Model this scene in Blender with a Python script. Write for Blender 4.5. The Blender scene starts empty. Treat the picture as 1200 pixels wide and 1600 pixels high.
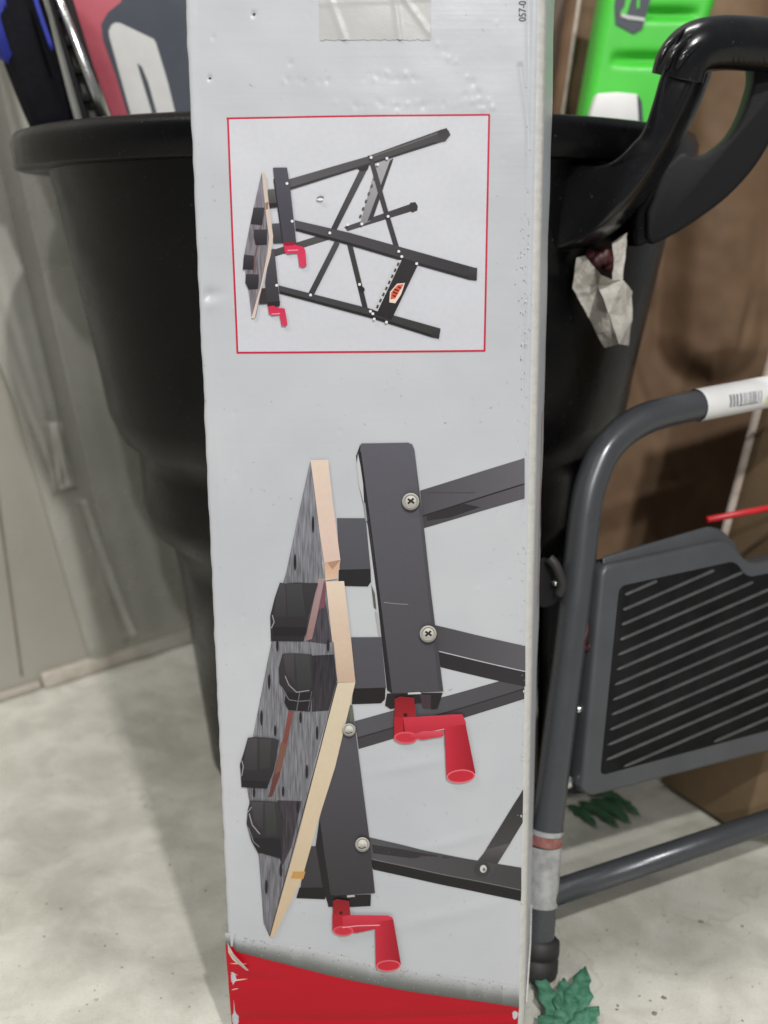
import bpy, bmesh, math, random
import numpy as np
from mathutils import Vector, noise, geometry
random.seed(7)
R = math.radians
sc = bpy.context.scene
col = sc.collection

# ------------------------------------------------------------------ camera
FPX, PITCH, CAMH = 1700.0, R(14.8), 0.58
cam = bpy.data.cameras.new('camera')
cam.sensor_fit = 'VERTICAL'; cam.sensor_height = 36.0
cam.lens = 36.0 * FPX / 1600.0
cam.clip_start = 0.02; cam.clip_end = 50
cam.dof.use_dof = True; cam.dof.focus_distance = 0.70; cam.dof.aperture_fstop = 5.6
camo = bpy.data.objects.new('camera', cam); col.objects.link(camo)
camo.location = (0, 0, CAMH); camo.rotation_euler = (R(90) - PITCH, 0, 0)
sc.camera = camo

# ------------------------------------------------------------------ light
w = bpy.data.worlds.new('World'); sc.world = w; w.use_nodes = True
bg = w.node_tree.nodes['Background']
bg.inputs[0].default_value = (0.93, 0.97, 1.0, 1); bg.inputs[1].default_value = 0.24

def area_lamp(name, loc, target, sx, sy, watts, colr=(1, 0.97, 0.92)):
    l = bpy.data.lights.new(name, 'AREA'); l.shape = 'RECTANGLE'; l.size = sx; l.size_y = sy
    l.energy = watts; l.color = colr
    o = bpy.data.objects.new(name, l); col.objects.link(o); o.location = loc
    d = Vector(target) - Vector(loc)
    o.rotation_euler = d.to_track_quat('-Z', 'Y').to_euler()
    return o
# ceiling strip lamps of the store hall, above and behind the photographer
area_lamp('ceiling_lamp', (0.86, -1.75, 2.95), (0.0, 1.0, 0.25), 0.10, 0.10, 92, (1, 0.985, 0.965))
area_lamp('ceiling_lamp', (0.50, -3.2, 2.6), (0.0, 1.0, 0.3), 0.10, 0.10, 54, (1, 0.99, 0.975))
area_lamp('ceiling_lamp', (0.05, 1.25, 3.0), (-0.05, 0.9, 0.0), 0.9, 0.12, 34, (1, 0.985, 0.96))
area_lamp('ceiling_lamp', (-1.0, 0.15, 2.3), (-0.35, 0.95, 0.0), 0.5, 0.2, 23, (1, 0.975, 0.93))
vs = sc.view_settings
vs.view_transform = 'Standard'; vs.look = 'None'; vs.gamma = 1; vs.exposure = -0.06; vs.use_curve_mapping = False

# ------------------------------------------------------------------ pixel rays of the photograph -> points of the place
CP, SP = math.cos(PITCH), math.sin(PITCH)
CAM = np.array([0, 0, CAMH])
def ray(px, py):
    a = (px - 600) / FPX; b = (800 - py) / FPX
    return np.array([a, CP + b * SP, -SP + b * CP])
def on_plane(px, py, p0, n):
    r = ray(px, py)
    return CAM + r * (np.dot(np.asarray(p0) - CAM, n) / np.dot(r, n))
def at(px, py, Y): return on_plane(px, py, (0, Y, 0), (0, 1, 0))
def on_floor(px, py, z=0.0): return on_plane(px, py, (0, 0, z), (0, 0, 1))

# ------------------------------------------------------------------ helpers
def tag(o, label=None, cat=None, group=None, kind=None):
    if label: o['label'] = label
    if cat: o['category'] = cat
    if group: o['group'] = group
    if kind: o['kind'] = kind
    return o
def thing(name, label, cat, loc=(0, 0, 0), group=None):
    o = bpy.data.objects.new(name, None); col.objects.link(o); o.location = [float(c) for c in loc]
    o.empty_display_size = 0.02
    return tag(o, label, cat, group)
def mesh_obj(name, verts, faces, mats, parent=None, smooth=False, base=None):
    """verts in world coordinates; the object sits at its thing's base"""
    root = parent
    b = np.zeros(3)
    p = parent
    while p is not None:
        b += np.array(p.location); p = p.parent
    V = np.asarray([tuple(v) for v in verts], dtype=float)
    loc = np.zeros(3)
    if parent is None:
        loc = np.array(base) if base is not None else np.array([*(V[:, :2].mean(0)), V[:, 2].min()])
        b = loc
    me = bpy.data.meshes.new(name)
    me.from_pydata((V - b).tolist(), [], [tuple(int(i) for i in f) for f in faces])
    if not isinstance(mats, (list, tuple)): mats = [mats]
    for m in mats: me.materials.append(m)
    me.update()
    bm = bmesh.new(); bm.from_mesh(me); bmesh.ops.recalc_face_normals(bm, faces=bm.faces); bm.to_mesh(me); bm.free()
    if smooth: me.shade_smooth()
    o = bpy.data.objects.new(name, me); col.objects.link(o)
    if parent is not None: o.parent = parent
    else: o.location = loc.tolist()
    return o
def bevel(o, wd, seg=2, angle=40):
    m = o.modifiers.new('bevel', 'BEVEL'); m.width = wd; m.segments = seg
    m.limit_method = 'ANGLE'; m.angle_limit = R(angle)
    m.harden_normals = False
    o.data.shade_smooth()
    return o
def smooth_path(pts, n=8):
    """Catmull-Rom through the points"""
    P = [np.array(p, float) for p in pts]
    P = [2 * P[0] - P[1]] + P + [2 * P[-1] - P[-2]]
    out = []
    for i in range(1, len(P) - 2):
        for k in range(n):
            t = k / n
            a, b, c, d = P[i - 1], P[i], P[i + 1], P[i + 2]
            out.append(0.5 * (2 * b + (c - a) * t + (2 * a - 5 * b + 4 * c - d) * t * t + (3 * b - a - 3 * c + d) * t ** 3))
    out.append(P[-2]); return out
def tube(path, rad, seg=16, section=None, up=(0, -1, 0.0), caps=True):
    """sweep; rad number or list; section = list of 2D points (unit) or circle. -> verts, faces"""
    P = [np.array(p, float) for p in path]; n = len(P)
    if section is None:
        section = [(math.cos(2 * math.pi * k / seg), math.sin(2 * math.pi * k / seg)) for k in range(seg)]
    S = len(section); V = []; F = []
    upv = np.array(up, float)
    for i in range(n):
        t = P[min(i + 1, n - 1)] - P[max(i - 1, 0)]; t /= np.linalg.norm(t)
        a = upv - t * np.dot(upv, t); a /= np.linalg.norm(a)
        b = np.cross(t, a)
        r = rad[i] if isinstance(rad, list) else rad
        ra, rb = (r if hasattr(r, '__len__') else (r, r))
        for (u, v) in section: V.append(P[i] + a * u * ra + b * v * rb)
    for i in range(n - 1):
        for k in range(S):
            k2 = (k + 1) % S
            F.append((i * S + k, i * S + k2, (i + 1) * S + k2, (i + 1) * S + k))
    if caps:
        F.append(tuple(range(S))[::-1]); F.append(tuple(range((n - 1) * S, n * S)))
    return V, F
def rounded_section(q=3.2, n=20):
    """superellipse"""
    out = []
    for k in range(n):
        a = 2 * math.pi * k / n; c, s = math.cos(a), math.sin(a)
        out.append((math.copysign(abs(c) ** (2 / q), c), math.copysign(abs(s) ** (2 / q), s)))
    return out
def lathe(prof, cx, cy, seg=72):
    V = []; F = []
    for (r, z) in prof:
        for k in range(seg):
            a = 2 * math.pi * k / seg; V.append((cx + r * math.cos(a), cy + r * math.sin(a), z))
    for i in range(len(prof) - 1):
        for k in range(seg):
            k2 = (k + 1) % seg
            F.append((i * seg + k, i * seg + k2, (i + 1) * seg + k2, (i + 1) * seg + k))
    return V, F
def slab(front, back):
    """closed prism from matching front/back outlines"""
    n = len(front); V = list(front) + list(back)
    F = [tuple(range(n)), tuple(range(2 * n - 1, n - 1, -1))]
    for k in range(n): F.append((k, (k + 1) % n, n + (k + 1) % n, n + k))
    return V, F
def join(*vf):
    V = []; F = []
    for v, f in vf:
        o = len(V); V += list(v); F += [tuple(i + o for i in q) for q in f]
    return V, F

def lin(c):
    c = c / 255.0
    return c / 12.92 if c <= 0.04045 else ((c + 0.055) / 1.055) ** 2.4
def rgb(r, g, b, k=1.0): return (lin(r) * k, lin(g) * k, lin(b) * k, 1)

# ------------------------------------------------------------------ materials
def mat(name, base, rough=0.5, metal=0.0, var=None, bump=None, coat=0.0, spec=0.5, rvar=None):
    """base colour; var=(scale, colour2, amount[, detail]); bump=(scale, strength, distance); rvar=(scale, amount)"""
    m = bpy.data.materials.new(name); m.use_nodes = True
    nt = m.node_tree; N = nt.nodes; L = nt.links
    b = N['Principled BSDF']
    b.inputs['Base Color'].default_value = base; b.inputs['Roughness'].default_value = rough
    b.inputs['Metallic'].default_value = metal; b.inputs['Coat Weight'].default_value = coat
    b.inputs['Specular IOR Level'].default_value = spec
    tc = N.new('ShaderNodeTexCoord')
    def nz(scale, det=4, rough_=0.6):
        n = N.new('ShaderNodeTexNoise'); n.inputs['Scale'].default_value = scale
        n.inputs['Detail'].default_value = det; n.inputs['Roughness'].default_value = rough_
        L.new(tc.outputs['Object'], n.inputs['Vector']); return n
    if var:
        n = nz(var[0]); mr = N.new('ShaderNodeMapRange')
        mr.inputs['From Min'].default_value = 0.38; mr.inputs['From Max'].default_value = 0.66
        mr.inputs['To Max'].default_value = var[2]
        L.new(n.outputs['Fac'], mr.inputs['Value'])
        mx = N.new('ShaderNodeMix'); mx.data_type = 'RGBA'
        mx.inputs[6].default_value = base; mx.inputs[7].default_value = var[1]
        L.new(mr.outputs['Result'], mx.inputs['Factor']); L.new(mx.outputs[2], b.inputs['Base Color'])
    if rvar:
        n = nz(rvar[0], 5); mr = N.new('ShaderNodeMapRange')
        mr.inputs['From Min'].default_value = 0.3; mr.inputs['From Max'].default_value = 0.7
        mr.inputs['To Min'].default_value = max(0.05, rough - rvar[1]); mr.inputs['To Max'].default_value = min(1, rough + rvar[1])
        L.new(n.outputs['Fac'], mr.inputs['Value']); L.new(mr.outputs['Result'], b.inputs['Roughness'])
    if bump:
        n = nz(bump[0], 5); bp = N.new('ShaderNodeBump')
        bp.inputs['Strength'].default_value = bump[1]; bp.inputs['Distance'].default_value = bump[2]
        L.new(n.outputs['Fac'], bp.inputs['Height']); L.new(bp.outputs['Normal'], b.inputs['Normal'])
    return m

M = {}
M['black_plastic'] = mat('black_plastic', (0.0028, 0.0028, 0.0034, 1), 0.30, spec=0.16, var=(9, (0.005, 0.005, 0.0056, 1), 0.5), bump=(160, 0.12, 0.001), rvar=(14, 0.1))
def add_dust(m, scale, thr, amount):
    nt = m.node_tree; N = nt.nodes; L = nt.links; b = N['Principled BSDF']
    src = b.inputs['Base Color'].links[0].from_socket
    tc = N.new('ShaderNodeTexCoord'); n = N.new('ShaderNodeTexNoise'); n.inputs['Scale'].default_value = scale; n.inputs['Detail'].default_value = 1
    L.new(tc.outputs['Object'], n.inputs['Vector'])
    r = N.new('ShaderNodeMapRange'); r.inputs['From Min'].default_value = thr; r.inputs['From Max'].default_value = thr + 0.06; r.inputs['To Max'].default_value = amount
    L.new(n.outputs['Fac'], r.inputs['Value'])
    x = N.new('ShaderNodeMix'); x.data_type = 'RGBA'; x.inputs[7].default_value = (0.25, 0.24, 0.22, 1)
    L.new(r.outputs['Result'], x.inputs['Factor']); L.new(src, x.inputs[6]); L.new(x.outputs[2], b.inputs['Base Color'])
add_dust(M['black_plastic'], 330, 0.73, 0.16)
M['black_dull'] = mat('black_dull', (0.005, 0.005, 0.006, 1), 0.6, spec=0.25, bump=(220, 0.2, 0.001))
M['black_gloss'] = mat('black_gloss', (0.004, 0.004, 0.005, 1), 0.24, spec=0.42, var=(20, (0.008, 0.008, 0.009, 1), 0.6), bump=(120, 0.10, 0.001), rvar=(30, 0.09))
add_dust(M['black_gloss'], 330, 0.73, 0.16)
M['rubber'] = mat('rubber', (0.014, 0.013, 0.013, 1), 0.6, var=(60, (0.03, 0.028, 0.025, 1), 0.6))
M['grey_paint'] = mat('grey_paint', (0.062, 0.066, 0.072, 1), 0.30, metal=0.25, var=(30, (0.06, 0.064, 0.07, 1), 0.6), bump=(600, 0.06, 0.0005), rvar=(25, 0.08))
M['grey_plastic'] = mat('grey_plastic', (0.062, 0.066, 0.071, 1), 0.42, var=(18, (0.045, 0.048, 0.052, 1), 0.6), bump=(700, 0.12, 0.0004), rvar=(20, 0.08))
M['mat_black'] = mat('mat_black', (0.005, 0.005, 0.0055, 1), 0.6, spec=0.12, var=(40, (0.011, 0.011, 0.0115, 1), 0.7), bump=(500, 0.2, 0.0005))
M['ridge_grey'] = mat('ridge_grey', (0.075, 0.075, 0.075, 1), 0.5, var=(50, (0.035, 0.035, 0.035, 1), 0.7))
M['steel'] = mat('steel', (0.62, 0.62, 0.60, 1), 0.22, metal=1.0, rvar=(80, 0.1))
M['white_paper'] = mat('white_paper', (0.72, 0.71, 0.70, 1), 0.55, var=(30, (0.6, 0.6, 0.58, 1), 0.5), bump=(120, 0.1, 0.001))
M['kraft'] = mat('kraft', (0.175, 0.105, 0.056, 1), 0.75, var=(7, (0.125, 0.070, 0.038, 1), 0.9), bump=(45, 0.15, 0.002))
M['kraft_dark'] = mat('kraft_dark', (0.085, 0.058, 0.040, 1), 0.75, var=(8, (0.10, 0.066, 0.042, 1), 0.9), bump=(45, 0.15, 0.002))
M['kraft_light'] = mat('kraft_light', (0.21, 0.14, 0.075, 1), 0.75, var=(9, (0.15, 0.10, 0.052, 1), 0.9), bump=(45, 0.15, 0.002))
M['raw_edge'] = mat('raw_edge', (0.55, 0.48, 0.42, 1), 0.8, var=(90, (0.38, 0.30, 0.24, 1), 0.8))
M['green_plastic'] = mat('green_plastic', (0.065, 0.56, 0.045, 1), 0.42, var=(12, (0.05, 0.46, 0.035, 1), 0.5), rvar=(30, 0.08))
M['slate'] = mat('slate', (0.040, 0.047, 0.062, 1), 0.45, var=(25, (0.06, 0.068, 0.085, 1), 0.6))
M['red_print'] = mat('red_print', (0.43, 0.088, 0.115, 1), 0.5, var=(25, (0.38, 0.065, 0.09, 1), 0.7))
M['pale_print'] = mat('pale_print', (0.56, 0.56, 0.54, 1), 0.5, var=(25, (0.48, 0.48, 0.47, 1), 0.7))
M['blue_cloth'] = mat('blue_cloth', (0.022, 0.035, 0.33, 1), 0.7, var=(60, (0.012, 0.02, 0.2, 1), 0.7), bump=(300, 0.3, 0.001))
M['black_cloth'] = mat('black_cloth', (0.004, 0.004, 0.007, 1), 0.75, spec=0.14, var=(30, (0.008, 0.008, 0.011, 1), 0.7), bump=(90, 0.4, 0.002))
M['grey_strip'] = mat('grey_strip', (0.22, 0.22, 0.20, 1), 0.5, var=(30, (0.16, 0.16, 0.15, 1), 0.6))
M['red_plastic'] = mat('red_plastic', (0.55, 0.018, 0.025, 1), 0.4, var=(50, (0.42, 0.012, 0.02, 1), 0.6))
M['dark_red'] = mat('dark_red', (0.035, 0.006, 0.008, 1), 0.55, var=(60, (0.08, 0.01, 0.012, 1), 0.7))
M['leaf'] = mat('leaf', (0.035, 0.145, 0.085, 1), 0.45, var=(140, (0.11, 0.27, 0.18, 1), 0.8), bump=(250, 0.4, 0.001))
M['faded_red'] = mat('faded_red', (0.23, 0.07, 0.06, 1), 0.45, var=(90, (0.32, 0.2, 0.18, 1), 0.8))
M['leaf_dark'] = mat('leaf_dark', (0.018, 0.075, 0.03, 1), 0.5, var=(120, (0.06, 0.16, 0.09, 1), 0.8), bump=(250, 0.4, 0.001))
M['scrap_paper'] = mat('scrap_paper', (0.50, 0.47, 0.42, 1), 0.6, var=(70, (0.30, 0.28, 0.25, 1), 0.9), bump=(120, 0.5, 0.003))
M['tape_clear'] = mat('tape_clear', (0.415, 0.415, 0.405, 1), 0.35, var=(60, (0.45, 0.45, 0.44, 1), 0.7), bump=(90, 0.25, 0.001), coat=0.4)
M['dark_ink'] = mat('dark_ink', (0.03, 0.03, 0.035, 1), 0.5, var=(300, (0.07, 0.07, 0.08, 1), 0.5))
M['red_ink'] = mat('red_ink', (0.60, 0.03, 0.06, 1), 0.45, var=(300, (0.5, 0.04, 0.07, 1), 0.5))
M['barcode_ink'] = mat('barcode_ink', (0.16, 0.16, 0.19, 1), 0.5, var=(300, (0.3, 0.3, 0.33, 1), 0.6))
M['lime_ink'] = mat('lime_ink', (0.50, 0.60, 0.08, 1), 0.5, var=(200, (0.6, 0.68, 0.2, 1), 0.6))
M['film_label'] = mat('film_label', (0.36, 0.36, 0.355, 1), 0.28, var=(90, (0.22, 0.22, 0.22, 1), 0.9), bump=(80, 0.3, 0.001), coat=0.5)
M['torn_paper'] = mat('torn_paper', (0.68, 0.64, 0.58, 1), 0.8, var=(120, (0.5, 0.42, 0.34, 1), 0.8))

def floor_material():
    m = bpy.data.materials.new('polished_concrete'); m.use_nodes = True
    nt = m.node_tree; N = nt.nodes; L = nt.links; b = N['Principled BSDF']
    tc = N.new('ShaderNodeTexCoord')
    def nz(scale, det, rg=0.6, dist=0.0):
        n = N.new('ShaderNodeTexNoise'); n.inputs['Scale'].default_value = scale; n.inputs['Detail'].default_value = det
        n.inputs['Roughness'].default_value = rg; n.inputs['Distortion'].default_value = dist
        L.new(tc.outputs['Object'], n.inputs['Vector']); return n
    def ramp(src, pts):
        r = N.new('ShaderNodeValToRGB'); e = r.color_ramp.elements
        e[0].position, e[0].color = pts[0]; e[1].position, e[1].color = pts[-1]
        for p, c in pts[1:-1]:
            q = e.new(p); q.color = c
        L.new(src, r.inputs['Fac']); return r
    a = ramp(nz(6, 6, 0.62, 0.6).outputs['Fac'], [(0.30, (0.45, 0.443, 0.39, 1)), (0.5, (0.57, 0.562, 0.50, 1)), (0.72, (0.67, 0.662, 0.595, 1))])
    c = ramp(nz(17, 7, 0.62, 0.5).outputs['Fac'], [(0.34, (0.78, 0.775, 0.76, 1)), (0.60, (1, 1, 1, 1))])
    d = ramp(nz(150, 3).outputs['Fac'], [(0.24, (0.45, 0.43, 0.40, 1)), (0.34, (1, 1, 1, 1))])
    x = N.new('ShaderNodeMix'); x.data_type = 'RGBA'; x.blend_type = 'MULTIPLY'; x.inputs['Factor'].default_value = 1
    L.new(a.outputs['Color'], x.inputs[6]); L.new(c.outputs['Color'], x.inputs[7])
    y = N.new('ShaderNodeMix'); y.data_type = 'RGBA'; y.blend_type = 'MULTIPLY'; y.inputs['Factor'].default_value = 0.8
    L.new(x.outputs[2], y.inputs[6]); L.new(d.outputs['Color'], y.inputs[7])
    g = ramp(nz(420, 2, 0.7).outputs['Fac'], [(0.30, (0.90, 0.90, 0.89, 1)), (0.58, (1.0, 1.0, 1.0, 1))])
    wn_ = nz(5, 4); vo = N.new('ShaderNodeTexVoronoi'); vo.feature = 'DISTANCE_TO_EDGE'; vo.inputs['Scale'].default_value = 2.6
    mv = N.new('ShaderNodeVectorMath'); mv.operation = 'MULTIPLY_ADD'; mv.inputs[1].default_value = (0.35, 0.35, 0.35)
    L.new(wn_.outputs['Color'], mv.inputs[0]); L.new(tc.outputs['Object'], mv.inputs[2]); L.new(mv.outputs[0], vo.inputs['Vector'])
    k = ramp(vo.outputs['Distance'], [(0.0, (0.87, 0.86, 0.83, 1)), (0.006, (1, 1, 1, 1))])
    st_ = ramp(nz(2.2, 3, 0.5, 1.2).outputs['Fac'], [(0.34, (0.93, 0.925, 0.915, 1)), (0.52, (1, 1, 1, 1))])
    last_ = y.outputs[2]
    for src_ in (g, k, st_):
        q = N.new('ShaderNodeMix'); q.data_type = 'RGBA'; q.blend_type = 'MULTIPLY'; q.inputs['Factor'].default_value = 1
        L.new(last_, q.inputs[6]); L.new(src_.outputs['Color'], q.inputs[7]); last_ = q.outputs[2]
    L.new(last_, b.inputs['Base Color'])
    mr = N.new('ShaderNodeMapRange'); mr.inputs['To Min'].default_value = 0.14; mr.inputs['To Max'].default_value = 0.42
    L.new(nz(14, 5).outputs['Fac'], mr.inputs['Value']); L.new(mr.outputs['Result'], b.inputs['Roughness'])
    bp = N.new('ShaderNodeBump'); bp.inputs['Strength'].default_value = 0.10; bp.inputs['Distance'].default_value = 0.0015
    L.new(nz(45, 6).outputs['Fac'], bp.inputs['Height']); L.new(bp.outputs['Normal'], b.inputs['Normal'])
    return m
M['floor'] = floor_material()
M['wall'] = mat('wall_paint', (0.39, 0.375, 0.325, 1), 0.35, var=(4, (0.34, 0.322, 0.275, 1), 0.8), bump=(30, 0.06, 0.002), rvar=(10, 0.1))
M['wall_base'] = mat('wall_base', (0.52, 0.50, 0.45, 1), 0.4, var=(14, (0.24, 0.17, 0.10, 1), 0.75))
M['grime'] = mat('grime', (0.15, 0.12, 0.085, 1), 0.8, var=(40, (0.25, 0.21, 0.16, 1), 0.7))

def print_material(name, grain=False):
    """ink on the carton: colour from the mesh's colour attribute, fine paper grain, wear"""
    m = bpy.data.materials.new(name); m.use_nodes = True
    nt = m.node_tree; N = nt.nodes; L = nt.links; b = N['Principled BSDF']
    at_ = N.new('ShaderNodeAttribute'); at_.attribute_name = 'ink'
    uv = N.new('ShaderNodeUVMap')
    mp = N.new('ShaderNodeMapping'); L.new(uv.outputs['UV'], mp.inputs['Vector'])
    mp.inputs['Rotation'].default_value = (0, 0, R(-12))
    mp.inputs['Scale'].default_value = (430, 26, 1) if grain else (120, 120, 1)
    n = N.new('ShaderNodeTexNoise'); n.inputs['Scale'].default_value = 1.0; n.inputs['Detail'].default_value = 3
    L.new(mp.outputs['Vector'], n.inputs['Vector'])
    r = N.new('ShaderNodeMapRange'); r.inputs['From Min'].default_value = 0.3; r.inputs['From Max'].default_value = 0.7
    r.inputs['To Min'].default_value = 0.55 if grain else 0.975; r.inputs['To Max'].default_value = 1.5 if grain else 1.02
    L.new(n.outputs['Fac'], r.inputs['Value'])
    x = N.new('ShaderNodeVectorMath'); x.operation = 'SCALE'
    L.new(at_.outputs['Color'], x.inputs[0]); L.new(r.outputs['Result'], x.inputs['Scale'])
    L.new(x.outputs[0], b.inputs['Base Color'])
    b.inputs['Roughness'].default_value = 0.42; b.inputs['Specular IOR Level'].default_value = 0.3
    return m
M['ink'] = print_material('printed_ink'); M['ink_grain'] = print_material('printed_wood_grain', True)

def carton_white():
    m = bpy.data.materials.new('white_printed_board'); m.use_nodes = True
    nt = m.node_tree; N = nt.nodes; L = nt.links; b = N['Principled BSDF']
    tc = N.new('ShaderNodeTexCoord')
    def nz(scale, det=4, vec=None):
        n = N.new('ShaderNodeTexNoise'); n.inputs['Scale'].default_value = scale; n.inputs['Detail'].default_value = det
        L.new(vec or tc.outputs['Object'], n.inputs['Vector']); return n
    def ramp(src, p0, c0, p1, c1):
        r = N.new('ShaderNodeValToRGB'); e = r.color_ramp.elements
        e[0].position, e[0].color = p0, c0; e[1].position, e[1].color = p1, c1
        L.new(src, r.inputs['Fac']); return r
    a = ramp(nz(7, 5).outputs['Fac'], 0.35, (0.420, 0.435, 0.462, 1), 0.65, (0.475, 0.482, 0.505, 1))
    d = ramp(nz(230, 2).outputs['Fac'], 0.20, (0.45, 0.44, 0.42, 1), 0.29, (1, 1, 1, 1))
    x = N.new('ShaderNodeMix'); x.data_type = 'RGBA'; x.blend_type = 'MULTIPLY'; x.inputs['Factor'].default_value = 0.6
    L.new(a.outputs['Color'], x.inputs[6]); L.new(d.outputs['Color'], x.inputs[7])
    L.new(x.outputs[2], b.inputs['Base Color'])
    b.inputs['Roughness'].default_value = 0.34
    mp = N.new('ShaderNodeMapping'); L.new(tc.outputs['Object'], mp.inputs['Vector']); mp.inputs['Scale'].default_value = (6, 6, 260)
    fl = nz(1.0, 2, mp.outputs['Vector'])
    add = N.new('ShaderNodeMath'); add.operation = 'MULTIPLY_ADD'; add.inputs[1].default_value = 0.13
    L.new(fl.outputs['Fac'], add.inputs[0]); L.new(nz(24, 5).outputs['Fac'], add.inputs[2])
    bp = N.new('ShaderNodeBump'); bp.inputs['Strength'].default_value = 0.16; bp.inputs['Distance'].default_value = 0.0035
    L.new(add.outputs[0], bp.inputs['Height']); L.new(bp.outputs['Normal'], b.inputs['Normal'])
    return m
M['carton'] = carton_white()
M['carton_wear'] = mat('carton_worn_edge', (0.54, 0.535, 0.505, 1), 0.6, var=(160, (0.44, 0.42, 0.385, 1), 0.5), bump=(260, 0.35, 0.0012))

# ================================================================== SETTING
# floor
V, F = [], []
nx, ny = 40, 40
for j in range(ny + 1):
    for i in range(nx + 1):
        V.append((-2.2 + 4.4 * i / nx, -0.6 + 3.6 * j / ny, 0.0))
for j in range(ny):
    for i in range(nx): F.append((j * (nx + 1) + i, j * (nx + 1) + i + 1, (j + 1) * (nx + 1) + i + 1, (j + 1) * (nx + 1) + i))
fo = mesh_obj('floor', V, F, M['floor'], base=(0, 0, 0)); tag(fo, 'pale mottled polished concrete floor', 'floor', kind='structure')

# wall at the left, standing at an angle behind the bin
W0 = on_floor(0, 1092); W1 = on_floor(280, 1004)
wd = (W1 - W0); wd /= np.linalg.norm(wd); wn = np.array([wd[1], -wd[0], 0])      # wn faces the room
def wall_pt(s, z, off=0.0): return W0 + wd * s + wn * off + np.array([0, 0, z])
front = [wall_pt(-0.8, 0), wall_pt(1.5, 0), wall_pt(1.5, 2.2), wall_pt(-0.8, 2.2)]
back = [p - wn * 0.1 for p in front]
V, F = slab(front, back)
wall = mesh_obj('wall', V, F, M['wall']); tag(wall, 'smooth off-white wall behind the black bin', 'wall', kind='structure')
# low trim strip along its foot, with a joint in it
for a, b_, h_, t_ in ((-0.8, 0.052, 0.010, 0.012), (0.0545, 0.30, 0.020, 0.016), (0.302, 1.5, 0.018, 0.014)):
    V, F = slab([wall_pt(a, 0.001, t_), wall_pt(b_, 0.001, t_), wall_pt(b_, h_, t_ * 0.75), wall_pt(a, h_, t_ * 0.75)],
                [wall_pt(a, 0.001, 0.001), wall_pt(b_, 0.001, 0.001), wall_pt(b_, h_, 0.001), wall_pt(a, h_, 0.001)])
    o = mesh_obj('base_trim', V, F, M['wall_base'], wall); bevel(o, 0.002)
# thin panel joint running up the wall
V, F = slab([wall_pt(0.030, 0.022, 0.0012), wall_pt(0.0325, 0.022, 0.0012), wall_pt(-0.005, 0.9, 0.0012), wall_pt(-0.0075, 0.9, 0.0012)],
            [wall_pt(0.030, 0.022, -0.002), wall_pt(0.0325, 0.022, -0.002), wall_pt(-0.005, 0.9, -0.002), wall_pt(-0.0075, 0.9, -0.002)])
mesh_obj('panel_joint', V, F, M['grime'], wall)

# translucent strips added to stand in for slanted shadow and light stripes on the wall
def light_shade_material():
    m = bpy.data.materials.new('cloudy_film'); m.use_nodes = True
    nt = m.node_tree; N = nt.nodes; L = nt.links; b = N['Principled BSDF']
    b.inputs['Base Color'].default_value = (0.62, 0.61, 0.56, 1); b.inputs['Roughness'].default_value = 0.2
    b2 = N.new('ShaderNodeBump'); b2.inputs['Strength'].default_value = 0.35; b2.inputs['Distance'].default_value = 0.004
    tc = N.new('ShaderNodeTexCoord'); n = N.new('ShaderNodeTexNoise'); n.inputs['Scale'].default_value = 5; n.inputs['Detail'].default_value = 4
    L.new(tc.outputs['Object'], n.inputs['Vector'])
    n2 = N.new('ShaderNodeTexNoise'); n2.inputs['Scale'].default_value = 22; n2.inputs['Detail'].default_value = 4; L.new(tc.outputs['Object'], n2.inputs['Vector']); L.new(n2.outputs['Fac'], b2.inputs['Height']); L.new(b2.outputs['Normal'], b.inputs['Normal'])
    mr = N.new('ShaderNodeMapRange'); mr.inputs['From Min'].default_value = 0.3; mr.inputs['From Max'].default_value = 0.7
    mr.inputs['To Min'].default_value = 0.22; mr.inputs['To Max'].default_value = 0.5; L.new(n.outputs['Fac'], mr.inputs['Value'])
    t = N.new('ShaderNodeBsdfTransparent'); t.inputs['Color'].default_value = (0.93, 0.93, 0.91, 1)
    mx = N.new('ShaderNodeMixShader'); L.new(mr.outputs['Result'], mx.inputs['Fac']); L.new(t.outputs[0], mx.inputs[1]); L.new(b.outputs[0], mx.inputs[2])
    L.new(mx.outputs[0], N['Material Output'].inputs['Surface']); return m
M['film'] = light_shade_material()
def on_wall(px, py, off): return on_plane(px, py, W0 + wn * off, wn)
stripe_film = thing('plastic_sheet', 'cloudy plastic film hanging in slanted pleats between wall and tub', 'sheeting', on_wall(200, 1018, 0.02))
def light_shade_strip(xl0, xr0, ytop, xl1, xr1, ybot, ph, off, name='film_pleat'):
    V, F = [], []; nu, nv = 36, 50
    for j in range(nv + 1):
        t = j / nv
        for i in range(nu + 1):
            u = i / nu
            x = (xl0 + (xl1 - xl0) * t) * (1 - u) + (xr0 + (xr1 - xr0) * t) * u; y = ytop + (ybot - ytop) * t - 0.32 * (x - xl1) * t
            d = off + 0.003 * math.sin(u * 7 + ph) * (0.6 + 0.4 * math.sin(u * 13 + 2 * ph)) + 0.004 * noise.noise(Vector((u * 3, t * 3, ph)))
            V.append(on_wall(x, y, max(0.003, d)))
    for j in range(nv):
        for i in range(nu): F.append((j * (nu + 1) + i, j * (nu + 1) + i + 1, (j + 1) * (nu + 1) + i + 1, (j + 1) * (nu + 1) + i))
    o = mesh_obj(name, V, F, M['film'], stripe_film, smooth=True); md = o.modifiers.new('thick', 'SOLIDIFY'); md.thickness = 0.0002
light_shade_strip(-160, 60, -60, 142, 290, 1032, 0.3, 0.010)
light_shade_strip(-40, 130, -60, 205, 330, 1012, 1.7, 0.022)
light_shade_strip(-230, -70, -60, 84, 120, 770, 3.1, 0.018)
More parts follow.
